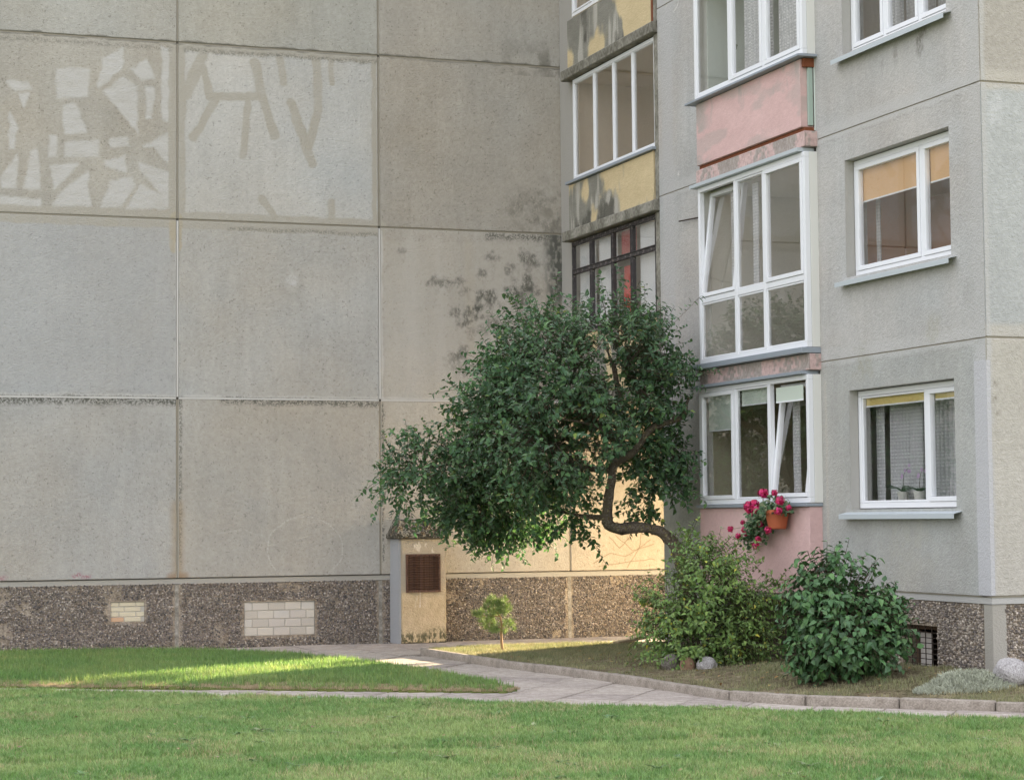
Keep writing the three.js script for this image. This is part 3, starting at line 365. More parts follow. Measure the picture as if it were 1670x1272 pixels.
// ------------------------------------------------------------------ block with loggias and windows, a passage through its ground floor
const blockB = thing('apartment_block', 'panel apartment block with white windows and pink and yellow loggias, at right', 'building');
const HOLE_Z = [9.93, 12.34], HOLES = [[2.03, 3.47], [4.85, 6.29], [7.6, 9.1], [10.4, 11.84], [13.2, 14.64]];
{
  // load-bearing volume behind the rooms; last box backs the added passage reflector
  part('core_wall', [bx(2.85, 12, -0.1, 15.2, 4.3, 12.7), bx(2.85, 3.4, 3.8, 15.2, -0.28, 4.3), bx(1.1, 6.4, -0.1, 3.72, 2.6, 4.28)], M.core, blockB);
  part('roof', [bx(-0.25, 12.1, 15.2, 15.45, -0.2, 13.15)], M.concrete, blockB);
  part('passage_ceiling', [bx(0.02, 3.4, 3.72, 3.79, -0.01, 4.3)], M.concrete, blockB);
  part('passage_wall', [bx(0.02, 2.0, -0.1, 3.72, 4.26, 4.6)], M.bandB, blockB);
  part('side_wall', [bx(0.2, 3.4, 3.8, 15.2, -0.27, 0.0)], M.core, blockB);
  for (let r = 0; r < 5; r++) {
    part('facade_panel', facePanel(9.2, 12.99, LV[r] + 0.008, LV[r + 1] - 0.008, [[...HOLE_Z, ...HOLES[r]]], 0, 0.3), M.wallB, blockB);
    part('facade_panel', facePanel(4.3, 5.99, LV[r] + 0.008, LV[r + 1] - 0.008, [], 0, 0.3), M.wallB, blockB);
    part('facade_panel', bx(0.004, 7.2, LV[r] + 0.008, LV[r + 1] - 0.008, 12.75, 13.0, 0.01), M.wallC, blockB);
    part('joint_seal', bx(0.01, 0.2, LV[r] - 0.008, LV[r] + 0.008, 9.2, 12.9), M.jointTan, blockB);
    part('joint_seal', bx(0.01, 0.2, LV[r] - 0.008, LV[r] + 0.008, 4.3, 5.9), M.jointTan, blockB);
    part('joint_seal', bx(0.01, 7.2, LV[r] - 0.008, LV[r] + 0.008, 12.8, 12.99), M.jointTan, blockB);
  }
  part('passage_jamb', [facePanel(4.3, 5.99, -0.1, 1.06, [], 0.0, 0.3)], M.bandB, blockB);
  part('corner_strip', [bx(-0.006, 0.05, 1.08, 3.62, 12.76, 13.006, 0.004)], std(srgb(176, 176, 178), 0.9, { bumpMap: dash(0.8), bumpScale: 0.006 }), blockB);
  part('inner_corner_strip', [bx(0.1, 0.35, 3.79, 15.2, 0.004, 0.64)], std(srgb(160, 157, 150), 0.95, { bumpMap: dash(), bumpScale: 0.006 }), blockB);
  // floor slabs and cross walls round the rooms
  for (let r = 0; r < 6; r++) part('floor_slab', [bx(0.3, 2.85, LV[r] - 0.16, LV[r] - 0.02, 4.3, 12.7), ...(r ? [bx(0.14, 2.85, LV[r] - 0.07, LV[r] - 0.02, 0.0, 4.29)] : [])], M.core, blockB);
  for (const z of [4.32, 5.9, 9.3, 12.6]) part('cross_wall', [bx(0.3, 2.85, 1.0, 15.1, z, z + 0.08)], M.core, blockB);
  // plinth
  const cellar = [11.02, 11.8, 0.14, 0.7];
  part('plinth_panel', facePanel(9.2, 12.9, -0.1, 0.985, [cellar], 0.045, 0.25), M.mortar, blockB);
  part('plinth_panel', bx(0.06, 7.2, -0.1, 0.985, 12.72, 12.955), M.mortar, blockB);
  part('plinth_joint', [bx(0.03, 0.2, -0.1, 0.985, 12.8, 12.97)], std(srgb(158, 154, 145), 0.95, { bumpMap: fine(), bumpScale: 0.006 }), blockB);
  part('plinth_band', [bx(0.02, 7.2, 0.99, 1.066, 9.2, 12.98)], M.bandB, blockB);
  const r = rng(51), spots = [];
  for (let z = 9.25; z < 12.78; z += 0.026) for (let y = 0.0; y < 0.98; y += 0.026) { const pz = z + 0.02 * (r() - 0.5), py = y + 0.02 * (r() - 0.5); if (pz > cellar[0] - 0.02 && pz < cellar[1] + 0.02 && py > cellar[2] - 0.02 && py < cellar[3] + 0.02) continue; if (fbm(pz * 3, py * 3, 2) < 0.25 && r() < 0.6) continue; spots.push([0.042 - 0.006 * r(), py, pz]); }
  for (let x = 0.2; x < 2.4; x += 0.026) for (let y = 0.05; y < 0.98; y += 0.026) spots.push([x + 0.02 * (r() - 0.5), y + 0.02 * (r() - 0.5), 12.957 + 0.006 * r()]);
  pebbles(blockB, 52, spots, [[124, 115, 107], [144, 134, 123], [108, 101, 97], [158, 148, 136], [132, 119, 105], [170, 160, 148]]);
  // recess under the lowest loggia
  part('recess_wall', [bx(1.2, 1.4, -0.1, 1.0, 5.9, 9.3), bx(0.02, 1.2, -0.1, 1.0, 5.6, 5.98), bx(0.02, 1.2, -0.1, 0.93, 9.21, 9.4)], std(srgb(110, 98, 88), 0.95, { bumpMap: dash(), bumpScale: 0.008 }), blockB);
  part('recess_post', bx(0.05, 0.13, -0.1, 0.93, 8.05, 8.13), M.iron, blockB);
  // barred cellar window
  const cw = part('cellar_window', [bx(0.22, 0.26, 0.16, 0.7, 11.04, 11.1), bx(0.22, 0.26, 0.16, 0.7, 11.72, 11.78), bx(0.22, 0.26, 0.64, 0.7, 11.1, 11.72), bx(0.22, 0.26, 0.16, 0.2, 11.1, 11.72), bx(0.22, 0.26, 0.2, 0.64, 11.5, 11.54)], std(srgb(98, 78, 60), 0.85), blockB);
  part('cellar_board', [bx(0.24, 0.25, 0.17, 0.6, 11.08, 11.36, 0.004), bx(0.24, 0.25, 0.17, 0.66, 11.56, 11.63, 0.004)], std(srgb(196, 190, 182), 0.9), cw);
  part('cellar_back', bx(0.45, 0.47, 0.1, 0.75, 10.95, 11.9), std(srgb(70, 56, 46), 0.95), cw);
  const gr = part('window_grille', [...[11.05, 11.2, 11.35, 11.5, 11.64, 11.77].map(z => rod([0.07, 0.15, z], [0.07, 0.69, z], 0.006)), ...[0.2, 0.26, 0.32, 0.38, 0.44, 0.5, 0.56, 0.62].map(y => rod([0.072, y, 11.03], [0.072, y, 11.79], 0.005))], M.iron, blockB);
  part('wall_bracket', [rod([-0.06, 6.19, 5.12], [-0.02, 6.15, 5.98], 0.011)], M.iron, blockB);
}
// ------------------------------------------------------------------ windows of that block (planes facing -x)
function bar(x0, x1, y0, y1, z0, z1) { return bx(x0, x1, y0, y1, z0, z1, Math.min(0.006, (x1 - x0) / 3, (y1 - y0) / 3, (z1 - z0) / 3)); }
function makeWindow({ xf, z0, z1, y0, y1, cols = [], rows = [], fw = 0.065, mw = 0.075, sw = 0.055, mat = M.pvc, tilt = [], plain = [], depth = 0.07, name = 'window' }) {
  const g = [bar(xf, xf + depth, y0, y0 + fw, z0, z1), bar(xf, xf + depth, y1 - fw, y1, z0, z1), bar(xf, xf + depth, y0 + fw, y1 - fw, z0, z0 + fw), bar(xf, xf + depth, y0 + fw, y1 - fw, z1 - fw, z1)];
  for (const c of cols) g.push(bar(xf + 0.002, xf + depth - 0.002, y0 + fw, y1 - fw, c - mw / 2, c + mw / 2));
  const cs = [z0 + fw, ...cols.flatMap(c => [c - mw / 2, c + mw / 2]), z1 - fw];
  for (let i = 0; i < cs.length; i += 2) for (const rw of rows) g.push(bar(xf + 0.004, xf + depth - 0.004, rw - mw / 2, rw + mw / 2, cs[i], cs[i + 1]));
  const w = part(name, g, mat, blockB), rs = [y0 + fw, ...rows.flatMap(c => [c - mw / 2, c + mw / 2]), y1 - fw]; let n = 0;
  for (let i = 0; i < cs.length; i += 2) for (let j = 0; j < rs.length; j += 2) {
    const a = cs[i] + 0.003, b = cs[i + 1] - 0.003, c = rs[j] + 0.003, d = rs[j + 1] - 0.003, k = sw * (plain.includes(n) ? 0.45 : 1), out = plain.includes(n) ? 0.012 : -0.01;
    const sash = part('sash', [bar(xf + out, xf + 0.06, c, c + k, a, b), bar(xf + out, xf + 0.06, d - k, d, a, b), bar(xf + out, xf + 0.06, c + k, d - k, a, a + k), bar(xf + out, xf + 0.06, c + k, d - k, b - k, b)], mat, w);
    const pane = part('pane', bx(xf + 0.022, xf + 0.026, c + k - 0.006, d - k + 0.006, a + k - 0.006, b - k + 0.006), M.glass, w);
    if (tilt.includes(n)) for (const o of [sash, pane]) { o.geometry.translate(-xf - 0.03, -c, 0); o.position.set(xf + 0.03, c, 0); o.rotation.z = -0.115; }
    n++;
  }
  w.userData.cells = { cs, rs }; return w;
}
function liner(z0, z1, y0, y1, x0, x1, mat) { const t = 0.03; return part('room_lining', [bx(x1 - t, x1, y0, y1, z0, z1), bx(x0, x1 - t, y0, y0 + t, z0, z1), bx(x0, x1 - t, y1 - t, y1, z0, z1), bx(x0, x1 - t, y0 + t, y1 - t, z0, z0 + t), bx(x0, x1 - t, y0 + t, y1 - t, z1 - t, z1)], mat, blockB); }
function drape(x, z0, z1, y0, y1, mat, parent, name = 'curtain', amp = 0.03, per = 0.09, seed = 1) {
  const n = Math.max(8, Math.round((z1 - z0) / 0.012)), P = [], I = [], m = 8;
  for (let i = 0; i <= n; i++) for (let j = 0; j <= m; j++) { const z = z0 + (z1 - z0) * i / n, t = j / m; P.push(x + amp * Math.sin(z / per * 6.283 + 1.5 * vn(z * 3 + seed, 2)) * (0.5 + 0.5 * vn(z * 5 + seed, 7)) * (1 - 0.3 * t) + 0.015 * vn(z * 9, t * 2), y0 + (y1 - y0) * t, z); if (i < n && j < m) { const o = i * (m + 1) + j; I.push(o, o + 1, o + m + 1, o + 1, o + m + 2, o + m + 1); } }
  const g = new THREE.BufferGeometry(); g.setAttribute('position', new THREE.Float32BufferAttribute(P, 3)); g.setIndex(I); g.computeVertexNormals(); return part(name, muv(g.toNonIndexed()), mat, parent);
}
function blind(x, z0, z1, y0, y1, mat, parent) { part('roller_blind', bx(x, x + 0.003, y0, y1, z0, z1), mat, parent); part('blind_rail', bx(x - 0.006, x + 0.008, y0 - 0.02, y0, z0, z1, 0.004), M.pvc, parent); }
function venetian(x, z0, z1, y0, y1, mat, parent) { const g = []; for (let y = y0; y < y1; y += 0.028) { const b = bx(-0.016, 0.016, -0.001, 0.001, z0, z1); b.rotateZ(1.2); b.translate(x, y, 0); g.push(b); } part('venetian_blind', g, mat, parent); }
function sill(x0, x1, y, z0, z1, mat, drop = 0.05) {   // sloped sheet-metal sill with a turned-down front edge
  const s = new THREE.Shape([[x0, y - drop * 0.9], [x0 + 0.006, y - drop * 0.9], [x0 + 0.006, y - drop * 0.25], [x1, y + 0.035], [x1, y + 0.041], [x0, y - drop * 0.2]].map(q => new THREE.Vector2(...q)));
  let g = new THREE.ExtrudeGeometry(s, { depth: z1 - z0, bevelEnabled: false }); g.translate(0, 0, z0); return part('sill', muv(g.index ? g.toNonIndexed() : g), mat, blockB);
}
{
  // three flat windows on the right
  const reveal = std(srgb(166, 164, 158), 0.95, { bumpMap: fine(), bumpScale: 0.004 });
  const w1 = makeWindow({ xf: 0.12, z0: 9.94, z1: 12.33, y0: 2.04, y1: 3.46, cols: [11.53], plain: [0] });
  const w2 = makeWindow({ xf: 0.12, z0: 9.94, z1: 12.33, y0: 4.86, y1: 6.28, cols: [11.53] });
  const w3 = makeWindow({ xf: 0.12, z0: 9.94, z1: 12.33, y0: 7.61, y1: 9.09, cols: [10.76, 11.57] });
  const w4 = makeWindow({ xf: 0.12, z0: 9.94, z1: 12.33, y0: 10.41, y1: 11.83, cols: [11.53] });
  for (const y of [1.985, 4.81, 7.56]) sill(-0.11, 0.13, y, 9.82, 12.45, M.zincLight, 0.08);
  for (const [y0, y1] of HOLES.slice(0, 3)) for (const z of [9.931]) part('reveal', bx(0.004, 0.118, y0 + 0.002, y1 - 0.002, z, z + 0.006), reveal, blockB);
  liner(9.5, 12.55, 1.12, 3.68, 0.31, 2.8, room(126, 124, 118)); liner(9.5, 12.55, 3.95, 6.48, 0.31, 2.8, room(150, 112, 92)); liner(9.5, 12.55, 6.75, 9.28, 0.31, 2.8, room(134, 122, 112)); liner(9.5, 12.55, 9.55, 12.1, 0.31, 2.8, room(134, 122, 112));
  blind(0.185, 10.03, 11.46, 3.28, 3.4, M.blindYellow, w1); blind(0.185, 11.63, 12.26, 3.28, 3.4, M.blindYellow, w1);
  drape(0.4, 10.24, 11.0, 2.0, 3.5, M.lace, w1, 'curtain', 0.04, 0.075, 3); drape(0.41, 11.05, 12.45, 2.0, 3.5, M.lace, w1, 'curtain', 0.04, 0.09, 9); drape(0.36, 9.96, 10.14, 2.0, 3.5, M.lace, w1, 'curtain', 0.03, 0.05, 8);
  part('window_board', bx(0.19, 0.34, 2.1, 2.13, 9.96, 12.31, 0.006), M.pvc, w1);
  blind(0.185, 10.03, 11.46, 5.78, 6.2, M.blindOrange, w2); blind(0.185, 11.63, 12.26, 5.78, 6.2, M.blindOrange, w2); drape(0.4, 9.97, 10.06, 4.85, 6.2, M.lace, w2, 'curtain', 0.02, 0.04, 4);
  part('window_board', bx(0.19, 0.44, 4.84, 4.87, 9.94, 12.33, 0.006), M.pvc, w2);
  part('wardrobe', bx(1.2, 1.75, 4.0, 5.9, 9.7, 10.9, 0.01), room(118, 84, 66), blockB);
  drape(0.36, 10.86, 11.5, 7.6, 9.2, M.laceGrey, w3, 'curtain', 0.03, 0.07, 5); drape(0.36, 11.6, 12.3, 7.6, 9.2, M.laceGrey, w3, 'curtain', 0.03, 0.07, 6); drape(0.4, 10.3, 10.7, 7.6, 9.2, M.lace, w3, 'curtain', 0.04, 0.1, 7);
  part('window_board', bx(0.19, 0.44, 7.59, 7.62, 9.94, 12.33, 0.006), M.pvc, w3);

  // bay of glazed loggias with pink parapets
  const X = -0.18, pinkTex = (seed, peel) => dataTex(512, 256, (u, v) => { const n = 16 * (fbm(u * 8 + seed, v * 4, 4) - 0.5) + 10 * (fbm(u * 60, v * 30 + seed, 2) - 0.5); let c = [204 + n, 172 + n, 168 + n]; const k = peel * (sstep(0.52, 0.68, fbm(u * 5 + seed, v * 3, 4)) * 0.5 + sstep(0.18, 0.05, u) * sstep(0.35, 0.6, fbm(u * 14, v * 5 + seed, 3)) + sstep(0.6, 0.75, fbm(u * 30, v * 3 + seed, 3)) * 0.45 * sstep(0.3, 1, v)); return c.map((q, i) => q + ([172, 160, 154][i] - q) * Math.min(1, k)); });
  const pink = (seed, peel, y0, h) => std(0xffffff, 0.9, { map: rep(pinkTex(seed, peel), 1 / 3.3, 1 / h, -5.95 / 3.3, -y0 / h), bumpMap: fine(1), bumpScale: 0.004 });
  const b3 = makeWindow({ xf: X, z0: 5.97, z1: 9.22, y0: 7.76, y1: 9.36, cols: [7.1, 8.13], sw: 0.06, plain: [0] });
  const b2 = makeWindow({ xf: X, z0: 6.03, z1: 9.22, y0: 4.06, y1: 6.52, cols: [7.2, 8.06], rows: [4.94], tilt: [1], plain: [0, 2, 3, 4] });
  const b1 = makeWindow({ xf: X, z0: 5.97, z1: 9.22, y0: 2.12, y1: 3.72, cols: [7.1, 8.12], tilt: [2], plain: [1] });
  const b4 = makeWindow({ xf: X, z0: 5.97, z1: 9.22, y0: 10.55, y1: 12.1, cols: [7.1, 8.13] });
  for (const [y0, y1] of [[7.76, 9.36], [4.06, 6.52], [2.12, 3.72], [10.55, 12.1]]) { part('side_cheek', bx(X + 0.071, 0.02, y0, y1, 9.155, 9.225, 0.004), M.pvcOld, blockB); part('side_cheek', bx(X + 0.071, 0.02, y0, y1, 5.965, 6.03, 0.004), M.pvcOld, blockB); }
  part('sill', bx(X - 0.09, 0.0, 7.715, 7.745, 5.82, 9.28, 0.004), M.zinc, blockB); part('sill', bx(X - 0.07, 0.0, 6.525, 6.575, 5.9, 9.16, 0.004), M.zincLight, blockB); part('sill', bx(X - 0.09, 0.0, 3.985, 4.055, 5.83, 9.24, 0.004), M.zinc, blockB); part('sill', bx(X - 0.08, 0.0, 3.725, 3.765, 5.86, 9.17, 0.004), M.zinc, blockB); part('sill', bx(X - 0.05, 0.0, 2.075, 2.115, 5.93, 9.22, 0.004), M.zinc, blockB);
  part('parapet', bx(X + 0.01, 0.02, 6.84, 7.71, 5.99, 9.13, 0.012), pink(3, 1, 6.84, 0.87), blockB); part('parapet', bx(X, 0.3, 0.97, 2.07, 5.95, 9.2, 0.012), pink(9, 0.12, 0.97, 1.1), blockB); part('parapet', bx(X + 0.01, 0.02, 9.66, 10.5, 5.99, 9.13, 0.012), pink(5, 1, 9.66, 0.87), blockB);
  part('rusty_joint', bx(X + 0.05, 0.02, 6.785, 6.838, 6.0, 9.16), M.rust, blockB); part('green_side_panel', bx(X + 0.1, -0.01, 6.86, 7.6, 9.132, 9.17, 0.008), std(srgb(158, 174, 164), 0.7), blockB); part('rusty_joint', bx(X + 0.03, 0.01, 7.6, 7.71, 9.14, 9.19), M.rust, blockB);
  part('loggia_slab', bx(X + 0.0, 0.3, 6.58, 6.78, 5.98, 9.24, 0.014), M.pinkConcrete, blockB); part('loggia_slab', bx(X + 0.01, 0.3, 3.77, 3.98, 5.99, 9.24, 0.014), M.pinkConcrete, blockB); part('loggia_slab', bx(X + 0.01, 0.3, 9.38, 9.6, 5.99, 9.24, 0.014), M.pinkConcrete, blockB); part('loggia_slab', bx(X + 0.02, 1.2, 0.92, 0.965, 5.96, 9.19, 0.008), M.concrete, blockB);
  liner(6.02, 9.2, 1.12, 3.7, 0.0, 2.8, room(128, 124, 106)); liner(6.02, 9.2, 4.0, 6.48, 0.0, 2.8, room(148, 146, 138)); liner(6.02, 9.2, 6.8, 9.28, 0.0, 2.8, room(150, 156, 150)); liner(6.02, 9.2, 9.6, 12.1, 0.0, 2.8, room(140, 134, 122));
  blind(X + 0.075, 6.13, 6.98, 3.14, 3.64, M.blindMint, b1); blind(X + 0.075, 7.18, 8.04, 3.44, 3.64, M.blindMint, b1); blind(X + 0.02, 8.3, 9.05, 3.42, 3.6, M.blindMint, b1);
  drape(0.1, 8.62, 8.9, 2.1, 3.6, M.ochre, b1, 'curtain', 0.03, 0.07, 2); drape(0.06, 8.3, 8.5, 2.1, 3.6, M.lace, b1, 'curtain', 0.02, 0.05, 3);
  drape(0.02, 7.35, 7.5, 4.95, 6.4, M.lace, b2, 'curtain', 0.02, 0.04, 1); drape(0.05, 6.6, 6.75, 4.9, 6.4, M.lace, b2, 'curtain', 0.02, 0.05, 6); part('room_door', bx(1.3, 1.36, 4.1, 6.1, 8.0, 8.9, 0.008), room(150, 104, 92), b2);
  drape(0.0, 7.2, 8.05, 7.76, 9.4, M.lace, b3, 'curtain', 0.025, 0.11, 4); drape(0.0, 8.2, 9.06, 7.76, 9.4, M.lace, b3, 'curtain', 0.025, 0.1, 5);
  for (const [z, dx] of [[6.55, 0.12]]) { part('plant_stem', [tube([[dx, 7.5, z + 0.1], [dx, 7.9, z + 0.14], [dx, 8.35, z + 0.1]], [0.012, 0.01, 0.008], 5)], M.twig, b3); const l = []; for (let k = 0; k < 14; k++) { const g = new THREE.SphereGeometry(0.06, 6, 4); g.scale(0.3, 0.5, 1); g.rotateX(k * 0.9); g.translate(dx + 0.04 * Math.sin(k * 2.1), (k < 9 ? 8.36 : 7.86) + 0.05 * Math.cos(k * 1.7), z + 0.06 + 0.08 * Math.cos(k * 2.3)); l.push(g); } part('plant_leaves', l, std(srgb(86, 104, 78), 0.8), b3); }

  // loggia stack above the passage, in the inner corner
  const streak = (seed, amt, w0) => dataTex(512, 256, (u, v) => { const n = 18 * (fbm(u * 9 + seed, v * 5, 4) - 0.5) + 12 * (fbm(u * 70, v * 40 + seed, 2) - 0.5); let c = [198 + n, 180 + n, 142 + n]; const g1 = sstep(0.5 - amt, 0.62 - amt, fbm(u * 6 + seed, v * 0.9, 4) - w0 * sstep(0.55, 0.75, u)), g2 = sstep(0.5, 0.68, fbm(u * 17 + seed, v * 0.7 + 3, 3)); c = c.map((q, i) => q + ([128 + n, 126 + n, 116 + n][i] - q) * g1); c = c.map((q, i) => q + ([184, 180, 170][i] - q) * g2 * 0.75 * g1); const dk = sstep(0.56, 0.7, fbm(u * 8 + 4 + seed, v * 1.5, 4)) * g1; return c.map((q, i) => q + ([78, 76, 68][i] - q) * dk * 0.8); });
  const yel = (t, y0, h) => std(0xffffff, 0.95, { map: rep(t, 1 / 3.55, 1 / h, -0.65 / 3.55, -y0 / h), bumpMap: dash(1), bumpScale: 0.008 });
  const t4 = streak(2, 0.2, 0.5), t3 = streak(6, 0.14, 0.3), t2 = streak(12, 0.06, 0.2);
  part('parapet', bx(-0.02, 0.12, 9.3, 10.1, 0.66, 4.1, 0.01), yel(t4, 9.3, 0.8), blockB); part('parapet', bx(-0.02, 0.12, 6.64, 7.38, 0.66, 4.14, 0.01), yel(t3, 6.64, 0.75), blockB); part('parapet', bx(-0.02, 0.12, 3.93, 4.9, 0.66, 4.14, 0.01), yel(t2, 3.93, 0.97), blockB);
  for (const [y0, y1] of [[9.12, 9.29], [6.46, 6.63], [3.75, 3.92]]) part('loggia_slab', bx(-0.09, 0.14, y0, y1, 0.5, 4.29, 0.02), M.concrete, blockB);
  part('loggia_post', [bx(0.0, 0.13, 3.93, 6.45, 4.145, 4.3), bx(0.0, 0.13, 6.64, 9.11, 4.155, 4.3), bx(0.0, 0.13, 9.3, 12, 4.11, 4.3)], M.concrete, blockB); part('rusty_joint', bx(-0.012, 0.1, 9.3, 10.1, 4.105, 4.15), M.rust, blockB);
  const l3 = makeWindow({ xf: 0.02, z0: 0.78, z1: 4.15, y0: 7.44, y1: 9.1, cols: [1.69, 2.5, 3.27], fw: 0.06, mw: 0.06, sw: 0.03, mat: M.pvc, plain: [0, 1, 2, 3] });
  const l4 = makeWindow({ xf: 0.02, z0: 0.78, z1: 4.15, y0: 10.14, y1: 11.8, cols: [1.69, 2.5, 3.27], fw: 0.06, mw: 0.06, sw: 0.03, mat: M.pvc });
  const l2 = makeWindow({ xf: 0.02, z0: 0.66, z1: 4.14, y0: 4.93, y1: 6.44, cols: [1.5, 2.4, 3.17], rows: [5.95], fw: 0.042, mw: 0.042, sw: 0.016, mat: M.darkWood, plain: [] });
  part('sill', bx(-0.07, 0.1, 7.39, 7.435, 0.62, 4.2, 0.004), M.zinc, blockB); part('sill', bx(-0.05, 0.1, 4.905, 4.928, 0.62, 4.16, 0.004), M.concrete, blockB);
  liner(0.7, 4.2, 6.75, 9.1, 0.15, 2.8, room(150, 138, 122)); liner(0.7, 4.2, 3.95, 6.42, 0.15, 2.8, room(150, 142, 134)); liner(0.7, 4.2, 9.55, 12.1, 0.15, 2.8, room(150, 140, 126));
  part('room_door', bx(1.6, 1.66, 6.8, 8.7, 2.0, 2.9, 0.008), room(138, 118, 98), l3); part('inner_sill', bx(1.1, 1.5, 6.8, 7.68, 1.6, 2.6, 0.01), room(200, 166, 110), l3);
  venetian(0.14, 0.74, 1.44, 4.99, 6.38, M.blindWhite, l2); venetian(0.14, 1.57, 2.34, 4.99, 6.38, M.blindWhite, l2); venetian(0.14, 3.24, 4.06, 4.99, 6.38, M.blindWhite, l2); venetian(0.14, 2.5, 3.1, 5.98, 6.38, M.blindRed, l2); drape(0.2, 2.46, 2.78, 4.9, 5.85, M.red, l2, 'curtain', 0.03, 0.08, 2);
}
// added, unseen sheet-metal cladding on the inside of the passage: the low sun glances off it onto the blank wall
{
  const t = thing('added_reflector', 'added unseen sheet metal cladding along the inner side of the passage beneath the loggias', 'reflector', [1.05, 0, 2.55]);
  const mm = std(srgb(238, 234, 226), 0.3, { metalness: 1 });
  for (const [a, b] of [[0.02, 0.95], [0.97, 1.9], [1.92, 2.85], [2.87, 3.8], [3.82, 4.8], [4.82, 5.33]]) part('reflector_sheet', bx(a, b, 0.03, 3.3, 0, 0.04), mm, t);
}

// ------------------------------------------------------------------ vegetation
function leafMesh(list) {   // list of {p, d, n, l, w, c}: folded leaves, six faces each
  const N = list.length, pos = new Float32Array(N * 18 * 3), nor = new Float32Array(N * 18 * 3), col = new Float32Array(N * 18 * 3); let o = 0;
  const s = V(0, 0, 0), a = V(0, 0, 0), b = V(0, 0, 0), nn = V(0, 0, 0);
  for (const { p, d, n, l, w, c, fold = 0.25, curl = 0.15 } of list) {
    s.crossVectors(d, n).normalize();
    const pt = (t, k) => [p.x + d.x * l * t + s.x * w * k + n.x * (Math.abs(k) * w * fold - curl * l * t * t), p.y + d.y * l * t + s.y * w * k + n.y * (Math.abs(k) * w * fold - curl * l * t * t), p.z + d.z * l * t + s.z * w * k + n.z * (Math.abs(k) * w * fold - curl * l * t * t)];
    const A = pt(0, 0), L1 = pt(0.3, -0.5), R1 = pt(0.3, 0.5), C = pt(0.45, 0), L2 = pt(0.68, -0.33), R2 = pt(0.68, 0.33), T = pt(1, 0);
    for (const [x, y, z] of [[A, C, L1], [A, R1, C], [L1, C, L2], [C, R1, R2], [C, T, L2], [C, R2, T]]) {
      a.set(y[0] - x[0], y[1] - x[1], y[2] - x[2]); b.set(z[0] - x[0], z[1] - x[1], z[2] - x[2]); nn.crossVectors(a, b).normalize();
      for (const q of [x, y, z]) { pos.set(q, o); nor[o] = nn.x; nor[o + 1] = nn.y; nor[o + 2] = nn.z; col[o] = c[0]; col[o + 1] = c[1]; col[o + 2] = c[2]; o += 3; }
    }
  }
  const g = new THREE.BufferGeometry(); g.setAttribute('position', new THREE.BufferAttribute(pos, 3)); g.setAttribute('normal', new THREE.BufferAttribute(nor, 3)); g.setAttribute('color', new THREE.BufferAttribute(col, 3)); g.setAttribute('uv', new THREE.BufferAttribute(new Float32Array(N * 36), 2)); return g;
}
const leafMat = (rough = 0.7, tr = 0.35) => new THREE.MeshPhysicalMaterial({ color: 0xffffff, vertexColors: true, roughness: rough, transmission: tr, thickness: 0 });
function foliage(blobs, o) {   // twigs set through the blobs, leaves along each
  const r = rng(o.seed), leaves = [], twigs = [], vol = blobs.map(b => Math.pow(b[3], o.pow ?? 2.1)), tot = vol.reduce((a, b) => a + b, 0), up = V(0, 1, 0);
  for (let k = 0; k < o.twigs; k++) {
    let t = r() * tot, i = 0; while (t > vol[i] && i < blobs.length - 1) t -= vol[i++];
    const [bx0, by0, bz0, R] = blobs[i], dir = V(r() - 0.5, r() - 0.5, r() - 0.5).normalize(), rad = R * (0.25 + 0.75 * Math.sqrt(r()));
    const p = V(bx0, by0, bz0).addScaledVector(dir, rad); if (o.hole && fbm(p.x * o.hole[0] + 40, p.y * o.hole[0] + p.z * o.hole[0] * 0.8 + 13, 2) < o.hole[1]) continue; const d = dir.clone().multiplyScalar(o.out ?? 0.9).add(V((r() - 0.5) * 1.1, (r() - 0.5) * 0.8 + (o.rise ?? 0.15), (r() - 0.5) * 1.1)).normalize();
    const L = o.len * (0.6 + 0.8 * r()) * (r() < (o.shoots ?? 0.07) && rad > R * 0.7 ? 1.9 : 1), n = Math.max(3, Math.round(L / o.gap)), tone = 0.75 + 0.5 * r(), hue = r(), q = p.clone(), stepv = V(0, 0, 0); const pts = [p.clone()];
    for (let j = 0; j < n; j++) {
      d.y -= (o.droop ?? 0.08); d.x += (r() - 0.5) * 0.25; d.z += (r() - 0.5) * 0.25; d.normalize(); q.addScaledVector(d, L / n); if (o.keep && !o.keep(q)) break; if (j === n - 1 || j === (n >> 1)) pts.push(q.clone());
      for (let m = 0; m < (o.per ?? 2); m++) {
        const side = V(r() - 0.5, r() - 0.5, r() - 0.5).cross(d).normalize(), ld = d.clone().multiplyScalar(0.5).addScaledVector(side, 0.9).add(V(0, -(o.hang ?? 0.3), 0)).normalize();
        const nr = V(r() - 0.5, 0.6 + 0.6 * r(), r() - 0.5).addScaledVector(dir, 0.7); nr.addScaledVector(ld, -nr.dot(ld)).normalize();
        const s = 0.7 + 0.6 * r(), v = tone * (0.8 + 0.4 * r()), c0 = o.tones[Math.floor(r() * o.tones.length)], yel = o.yellow && r() < o.yellow ? [2.6, 1.6, 0.9] : [1, 1, 1];
        leaves.push({ p: q.clone(), d: ld, n: nr, l: o.leaf * s, w: o.leaf * s * (o.wide ?? 0.62), c: [c0[0] * v * yel[0], c0[1] * v * yel[1], c0[2] * v * yel[2]], fold: 0.15 + 0.35 * r(), curl: 0.1 + 0.25 * r() });
      }
    }
    if (pts.length > 1 && o.twigR) { const a = p.clone().addScaledVector(dir, -R * 0.25); for (const [s, e, w] of [[a, pts[0], 1.2], [pts[0], pts[pts.length - 1], 0.8]]) if (s.distanceTo(e) > 0.01) twigs.push(rod([s.x, s.y, s.z], [e.x, e.y, e.z], o.twigR * w, 3)); }
  }
  return { leaves, twigs };
}
